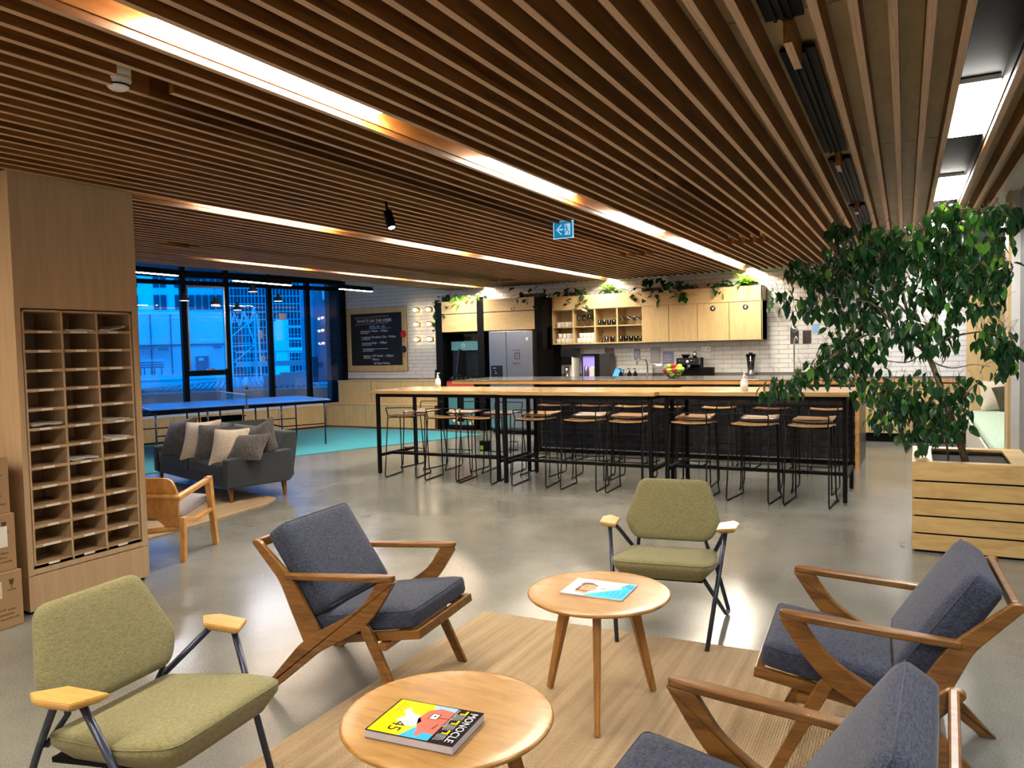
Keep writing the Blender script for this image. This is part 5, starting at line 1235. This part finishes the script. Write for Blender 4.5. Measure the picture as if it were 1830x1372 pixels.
# weeping fig: trunk and branches
t = thing('weeping_fig', 'tall weeping fig with drooping dark green leaves in the planter box', 'tree', (.32, 6.6, .606))
TO = Vector((.32, 6.6, .606))
def br(pts, r1, r2, name='branch'):
    P = [Vector(p)-TO for p in pts]; return MB().tube(P, r1, n=7, r2=r2, bend=.08).done(name, 'trunk', t)
trunk = [(.32, 6.6, .606), (.261, 6.6, .84), (.19, 6.6, 1.04), (.155, 6.62, 1.175), (.095, 6.6, 1.353), (.058, 6.58, 1.43)]
br(trunk, .026, .018, 'trunk'); br([(.21, 6.62, .606), (.19, 6.65, .85), (.15, 6.63, 1.05)], .008, .006, 'trunk')
def px(u, v, y):    # point of the world at depth y, from measured direction
    d = fw+R*((u-915)/1374)-U*((v-686)/1374); k = y/d.y
    return Vector((d.x*k, y, CH+d.z*k))
B_ = [  # branch polylines measured on the real tree: (u, v, y)
 [(1654, 630, 6.58), (1600, 585, 6.5), (1540, 600, 6.35), (1470, 650, 6.2), (1400, 685, 6.1), (1365, 690, 6.0)],
 [(1654, 630, 6.6), (1622, 560, 6.6), (1580, 520, 6.5), (1500, 480, 6.35), (1440, 465, 6.3)],
 [(1622, 560, 6.6), (1600, 470, 6.7), (1540, 420, 6.6), (1500, 400, 6.5), (1484, 398, 6.5)],
 [(1600, 470, 6.7), (1640, 420, 6.8), (1690, 375, 6.7), (1760, 372, 6.5), (1815, 392, 6.4)],
 [(1654, 630, 6.6), (1680, 540, 6.7), (1740, 480, 6.6), (1790, 430, 6.6)],
 [(1654, 630, 6.6), (1700, 600, 6.7), (1770, 590, 6.6), (1810, 620, 6.5)],
 [(1600, 585, 6.5), (1560, 540, 6.4), (1480, 530, 6.2), (1410, 560, 6.1)],
 [(1690, 720, 6.6), (1640, 690, 6.5), (1580, 700, 6.35), (1555, 740, 6.3)],
 [(1690, 720, 6.6), (1660, 740, 6.5), (1610, 760, 6.4)],
 [(1700, 740, 6.6), (1730, 700, 6.5), (1750, 680, 6.45)],
 [(1705, 760, 6.6), (1680, 760, 6.5), (1650, 800, 6.45)],
 [(1654, 630, 6.6), (1620, 650, 6.8), (1560, 640, 6.9), (1520, 660, 6.9)],
 [(1640, 420, 6.8), (1580, 410, 7.0), (1540, 430, 7.0)],
 [(1664, 646, 6.6), (1700, 660, 6.7), (1740, 650, 6.8), (1770, 655, 6.8)],
]
for k, b_ in enumerate(B_): br([px(*p) for p in b_], .011 if k < 6 else .006, .002)
# foliage masses: (u, v, y, ru, rv, ry, n)
BL = [(1640, 440, 6.7, 110, 45, .35, 190), (1545, 440, 6.5, 75, 45, .3, 120), (1740, 440, 6.6, 75, 60, .3, 120), (1700, 385, 6.7, 50, 25, .25, 55), (1790, 385, 6.45, 45, 22, .2, 60),
      (1600, 500, 6.6, 120, 45, .35, 200), (1720, 520, 6.6, 85, 50, .3, 150), (1480, 500, 6.3, 50, 40, .2, 70), (1430, 480, 6.2, 30, 22, .15, 30), (1480, 545, 6.2, 55, 28, .2, 50), (1425, 545, 6.1, 30, 25, .12, 22),
      (1570, 580, 6.5, 95, 40, .3, 150), (1660, 600, 6.6, 60, 40, .25, 70), (1520, 630, 6.35, 60, 32, .2, 85), (1470, 660, 6.2, 50, 22, .15, 60), (1410, 685, 6.05, 40, 18, .12, 45), (1375, 690, 6.0, 18, 16, .08, 16),
      (1780, 600, 6.6, 40, 35, .2, 55), (1805, 630, 6.5, 25, 22, .15, 24), (1560, 690, 6.4, 45, 45, .2, 70), (1640, 700, 6.5, 80, 40, .25, 130), (1690, 745, 6.5, 50, 45, .2, 90), (1575, 745, 6.3, 30, 28, .12, 34),
      (1640, 770, 6.45, 40, 35, .15, 50), (1625, 720, 6.5, 45, 35, .2, 60), (1780, 660, 6.6, 35, 12, .1, 12), (1495, 405, 6.5, 20, 14, .1, 16), (1740, 490, 6.9, 60, 40, .2, 60), (1730, 690, 6.5, 30, 25, .12, 26), (1405, 520, 6.15, 18, 14, .1, 8), (1800, 480, 6.5, 25, 18, .12, 18)]
fig = [raw_leaf(.088, .54, [m_]) for m_ in ('fig_leaf', 'fig_leaf', 'fig_leaf_b', 'fig_leaf_c')]
lv = []
rnd = random.Random(11)
for (u, v, y, ru, rv, ry, n) in BL:
    for _ in range(int(n*(1.35 if v < 640 else 1.0))):
        while True:
            a, b_, c = rnd.uniform(-1, 1), rnd.uniform(-1, 1), rnd.uniform(-1, 1)
            if a*a+b_*b_+c*c < 1: break
        p = px(u+a*ru, v+b_*rv, y+c*ry)
        th = rnd.uniform(0, 2*PI); el = rnd.gauss(math.radians(62), .35); sc = rnd.uniform(.75, 1.25)
        M = Matrix.Translation(p-TO) @ Matrix.Rotation(th, 4, 'Z') @ Matrix.Rotation(el, 4, 'Y') @ Matrix.Rotation(rnd.gauss(0, .5), 4, 'X') @ Matrix.Scale(sc, 4)
        q = rnd.random(); k = 0 if q < .5 else 2 if q < .93 else 3
        lv.append((p.y, k, M))
lv.sort(key=lambda a: a[0])
for (_, k, M) in lv[:300]:
    o = link('leaf', fig[k], t); o.matrix_local = M
mb = MB()
for (_, k, M) in lv[300:]: leaf_mesh(mb, .088, .54, {0: 0, 2: 1, 3: 2}[k], M)
mb.done('leaves', ['fig_leaf', 'fig_leaf_b', 'fig_leaf_c'], t, kind='stuff')
mb = MB()
for (_, k, M) in lv[::2]:
    p = M.translation; q = p+Vector((rnd.uniform(-.06, .06), rnd.uniform(-.06, .06), rnd.uniform(.02, .10)))
    mb.tube([q, (p+q)/2+Vector((0, 0, .01)), p], .0016, n=3)
mb.done('twigs', 'trunk', t, kind='stuff')

# trailing plants on top of the cabinets
vl = {k: [raw_leaf(s, w_, [m_], 0, .3) for s in (.09, .12)] for k, (w_, m_) in dict(vine=(.75, 'vine_leaf'), dark=(.7, 'fig_leaf'), fern=(.28, 'fern_leaf'), lime=(.8, 'fern_leaf')).items()}
def trailing(x0, x1, y, z, kind, n, label, hang=.12, rise=.16, name='trailing_plant'):
    t = thing(name, label, 'plant', ((x0+x1)/2, y, z), group='plants on top of the kitchen cabinets')
    w_ = (x1-x0)/2; rr = random.Random(int(abs(x0)*100))
    MB().box(-w_*.5, w_*.5, .08, .2, .002, .07, bev=.01).done('pot', 'charcoal', t)
    for k in range(4):
        a = -w_+2*w_*k/3; MB().tube([(a*.3, .1, .06), (a*.7, .03, .10), (a, -.03, .03), (a, -.06, -hang*.6)], .003, n=4, bend=.05).done('stem', 'vine_leaf', t)
    for k in range(n):
        a = rr.uniform(-w_, w_); q = rr.random()
        if kind == 'fern':
            p = Vector((a*.5, rr.uniform(-.02, .1), rr.uniform(.03, .10))); rot = Matrix.Rotation(rr.uniform(0, 2*PI), 4, 'Z') @ Matrix.Rotation(rr.uniform(-1.1, .3), 4, 'Y'); s = rr.uniform(1.4, 2.5)
        else:
            p = Vector((a, rr.uniform(-.06, .12), rr.uniform(.0, rise))) if q > .28 else Vector((a, -.06, -rr.uniform(0, hang)))
            rot = Matrix.Rotation(rr.uniform(PI, 2*PI), 4, 'Z') @ Matrix.Rotation(rr.uniform(-.2, 1.2), 4, 'Y') @ Matrix.Rotation(rr.gauss(0, .4), 4, 'X'); s = rr.uniform(.9, 1.5)
        o = link('leaf', rr.choice(vl[kind]), t); o.matrix_local = Matrix.Translation(p) @ rot @ Matrix.Scale(s, 4)
tz = 2.44
trailing(-8.15, -7.75, 12.5, tz, 'dark', 26, 'dark trailing plant over the left corner of the tall cabinet', .3)
trailing(-7.75, -7.1, 12.5, tz, 'lime', 30, 'bright green trailing plant above the arcade machine', .1, .12)
trailing(-6.55, -5.75, 12.5, tz, 'dark', 34, 'dark trailing plant above the right side of the fridge', .12, .2)
trailing(-5.75, -5.2, 12.85, tz, 'dark', 26, 'dark trailing plant above the mug shelves', .2)
trailing(-5.1, -4.5, 12.9, tz, 'fern', 34, 'bright fern above the wine glass shelves')
trailing(-4.4, -3.75, 12.85, tz, 'dark', 34, 'dark bushy trailing plant above the tumbler shelves', .2, .24)
trailing(-3.75, -3.2, 12.85, tz, 'vine', 22, 'trailing vine with heart leaves above the second cupboard door', .18, .16)
trailing(-3.1, -2.65, 12.85, tz, 'dark', 22, 'dark trailing plant above the third cupboard door', .1, .12)
trailing(-2.7, -2.15, 12.85, tz, 'fern', 44, 'bright lit fern at the right end of the wall cabinet')
# hanging strand beside the globe lights and at the cabinet end
for (x, y, z0, z1_, n, lab) in [(-8.28, 12.6, 2.5, 1.75, 22, 'vine strand hanging beside the globe wall lights'), (-2.08, 12.95, 2.4, 2.05, 9, 'vine strand hanging at the right end of the wall cabinet')]:
    t = thing('vine_strand', lab, 'plant', (x, y, z0)); rr = random.Random(3)
    MB().tube([(0, 0, 0), (.03, 0, (z1_-z0)*.5), (-.02, 0, z1_-z0)], .003, n=4).done('stem', 'vine_leaf', t)
    for k in range(n):
        o = link('leaf', rr.choice(vl['vine']), t); o.matrix_local = Matrix.Translation((rr.uniform(-.06, .06), rr.uniform(-.05, .03), (z1_-z0)*k/n)) @ Matrix.Rotation(rr.uniform(PI, 2*PI), 4, 'Z') @ Matrix.Rotation(rr.uniform(.3, 1.3), 4, 'Y') @ Matrix.Scale(.85, 4)
t = thing('shelf_plant', 'dark spiky plant on the high shelf in the nook', 'plant', (1.15, 9.9, 2.1)); rr = random.Random(5)
MB().lathe([(0, 0), (.09, 0), (.11, .14), (0, .14)], n=14).done('pot', 'charcoal', t)
for k in range(26):
    o = link('leaf', rr.choice(vl['dark']), t); o.matrix_local = Matrix.Translation((0, 0, .14)) @ Matrix.Rotation(rr.uniform(0, 2*PI), 4, 'Z') @ Matrix.Rotation(rr.uniform(-1.3, .4), 4, 'Y') @ Matrix.Diagonal((3.2, 1, 1, 1))
tag(MB().box(.96, 1.4, 8.9, 12.6, 2.06, 2.1).done('high_shelf', 'birch_h'), 'plywood shelf high in the nook behind the tree', 'shelf')

# ================================================================ OUTSIDE THE WINDOWS
ang = Vector((fw.x, fw.y, 0)).normalized()*1374+Vector((R.x, R.y, 0)).normalized()*(430-915); f_ = ang.normalized(); r_ = Vector((f_.y, -f_.x, 0))
AX = Matrix(((r_.x, f_.x, 0, 0), (r_.y, f_.y, 0, 0), (0, 0, 1, 0), (0, 0, 0, 1)))
def ob(mb, u0, u1, v0, v1, b0, dep, mi=0):
    # a solid of real size: width from u0..u1, height v0..v1 measured at distance b0
    k = b0/1457.
    return mb.box((u0-430)*k, (u1-430)*k, b0, b0+dep, CH-(v1-633)*k, CH-(v0-633)*k, M=AX, mi=mi)
def out(name, label, cat, group=None): return thing(name, label, cat, group=group)
t = out('rooftop_deck', 'flat roof terrace outside the windows', 'roof'); ob(MB(), -200, 552, 699, 760, 17.9, 11.9).done('deck', 'roof_grey', t)
mb = MB(); ob(mb, 150, 590, 697, 725, 17.6, .3); mb.done('parapet', 'facade_pale', t)
t = out('plant_house', 'long white rendered building across the roof terrace', 'building')
ob(MB(), 120, 416, 558, 672, 30, 6).done('wall', 'facade_white', t)
for a, b_ in ((318, 320), (286, 288), (345, 346)): ob(MB(), a, b_, 560, 665, 29.96, .1).done('joint', 'facade_mid', t)
ob(MB(), 120, 416, 612, 614, 29.9, .1).done('joint', 'facade_mid', t)
d_ = ob(MB(), 357, 378, 634, 664, 29.9, .2).done('door', 'facade_mid', t); ob(MB(), 362, 370, 637, 642, 29.85, .1).done('door_sign', 'facade_white', d_)
for z_ in range(4): ob(MB(), 338, 348, 643+z_*4, 645+z_*4, 29.85, .1).done('louvre', 'facade_mid', t)
for (a, b_, c, d) in ((255, 290, 616, 619), (387, 400, 616, 620), (296, 312, 617, 622)): ob(MB(), a, b_, c, d, 29.4, .5).done('pipe', 'facade_mid', t)
for i, u0 in enumerate((256, 273, 289)):
    t = out('stacked_chairs', 'stack of pale outdoor chairs against the white building, %s of three' % ('leftmost', 'middle', 'rightmost')[i], 'chairs', 'chair stacks on the roof terrace')
    for j in range(4): ob(MB(), u0-j*.4, u0+14+j*.4, 638+j*4, 640+j*4, 27, .5).done('seat_layer', 'facade_white' if j == 0 else 'facade_mid', t)
    for a in (1, 12): ob(MB(), u0+a, u0+a+1.2, 652, 664, 27, .1).done('leg', 'facade_dark', t)
t = out('office_block', 'tall office block with bands of dark windows', 'building')
ob(MB(), 60, 500, 380, 600, 46, 8).done('wall', 'facade_white', t)
for r, (v0, v1) in enumerate([(390, 412), (425, 447), (462, 482), (496, 514), (527, 552)]):
    for k in range(38):
        u0 = 70+k*11.2
        if u0 < 320 and (r >= 2) and (k % 4 not in (0, 1)): continue
        ob(MB(), u0, u0+8.8, v0, v1, 45.9, .2).done('window', 'facade_dark', t)
t = out('glass_tower', 'dark glazed tower behind the lattice mast', 'building')
ob(MB(), 415, 640, 420, 690, 40, 5).done('wall', 'facade_dark', t)
mb = MB()
for k in range(24): ob(mb, 417+k*6, 418+k*6, 420, 690, 39.9, .1)
for k in range(18): ob(mb, 415, 560, 430+k*14, 431.2+k*14, 39.85, .1)
mb.done('glazing_grid', 'facade_pale', t)
for (a, b_, c, d) in ((462, 470, 590, 605), (466, 474, 636, 650), (500, 512, 560, 572)): ob(MB(), a, b_, c, d, 39.8, .1).done('lit_window', 'warm_window', t)
ob(MB(), 494, 516, 572, 690, 36, 2).done('lift_shaft', 'facade_white', t)
for (a, b_) in ((582, 586), (604, 608), (624, 632)): ob(MB(), 513, 560, a, b_, 35, .6).done('balcony_slab', 'facade_pale', t)
ob(MB(), 516, 560, 622, 630, 33, 1).done('canopy', 'facade_white', t)
t = out('lattice_mast', 'blue lit lattice stair tower outside the third window', 'mast')
k = 26/1457.
def P3(u, v, b0=26.): return AX @ Vector(((u-430)*b0/1457, b0, CH-(v-633)*b0/1457))
for (p, q) in (((418, 560), (418, 690)), ((457, 548), (457, 690)), ((418, 600), (457, 568)), ((418, 648), (457, 616)), ((418, 618), (457, 616)), ((424, 560), (418, 580)), ((424, 560), (432, 582)), ((432, 582), (440, 556)), ((440, 556), (450, 578)), ((450, 578), (457, 550)), ((418, 575), (457, 572)), ((457, 616), (440, 560)), ((462, 560), (466, 690)), ((478, 570), (478, 640))):
    MB().beam(P3(*p), P3(*q), .035, .035).done('strut', 'facade_white', t)
t = out('walkway', 'pale raised walkway with railing outside the windows', 'walkway')
ob(MB(), 424, 552, 646, 655, 22, .6).done('edge_beam', 'facade_white', t); ob(MB(), 424, 552, 628, 630, 22, .1).done('handrail', 'facade_white', t)
for u in range(425, 552, 22): ob(MB(), u, u+1, 630, 646, 22, .05).done('baluster', 'facade_white', t)
t = out('corrugated_roof', 'low ribbed metal roof beyond the terrace parapet', 'roof')
mb = MB()
for q in range(46): mb.box(-2.6+q*.125, -2.6+q*.125+.07, 18.3, 24, .745, .80, M=AX)
mb.box(-2.7, 3.3, 18.3, 24.1, .72, .745, M=AX); mb.done('sheeting', 'facade_pale', t)
for (a, b_) in ((-2.1, -.1), (.1, .15)): MB().beam(AX @ Vector((a, 18.3, .82)), AX @ Vector((b_, 24, .84)), .09, .05).done('flashing', 'facade_white', t)
t = out('terrace_railing', 'thin pale railing on the roof terrace left of the door', 'railing')
for v_ in (655, 664): ob(MB(), 200, 330, v_, v_+.8, 24, .03).done('rail', 'facade_white', t)
for u in range(205, 335, 22): ob(MB(), u, u+.8, 655, 674, 24, .03).done('post', 'facade_white', t)
t = out('side_building', 'dark building with painted-in reflections outside the rightmost window', 'building')
ob(MB(), 560, 700, 400, 720, 20, 4).done('wall', 'facade_mid', t)
for (a, b_, c, d) in ((578, 600, 514, 535), (582, 603, 578, 617), (586, 605, 662, 700), (700, 760, 400, 460)): ob(MB(), a, b_, c, d, 19.9, .1).done('reflection_patch', 'facade_white', t)  # pale boxes paint in window reflections and gaps of sky
for (a, b_, c, d) in ((556, 566, 640, 700), (562, 575, 650, 660)): ob(MB(), a, b_, c, d, 19.8, .1).done('dark_panel', 'facade_dark', t)
t = out('roof_unit', 'pale boxy ventilation units on the roof terrace', 'roof unit')
for (a, b_, c, d) in ((470, 500, 672, 696), (500, 528, 668, 690), (528, 545, 666, 688)): ob(MB(), a, b_, c, d+6, 18.6, .8).done('casing', 'facade_pale', t)

o = MB().box(-.02, .02, -.02, .02, 0, .001); o.b.clear(); leaf_mesh(o, .06, .5); o = o.done('fallen_leaf', 'mag_brown', None, (-.075, 6.32, .018), 2.2); tag(o, 'dry fallen leaf on the floor at left side of the planter box', 'leaf')
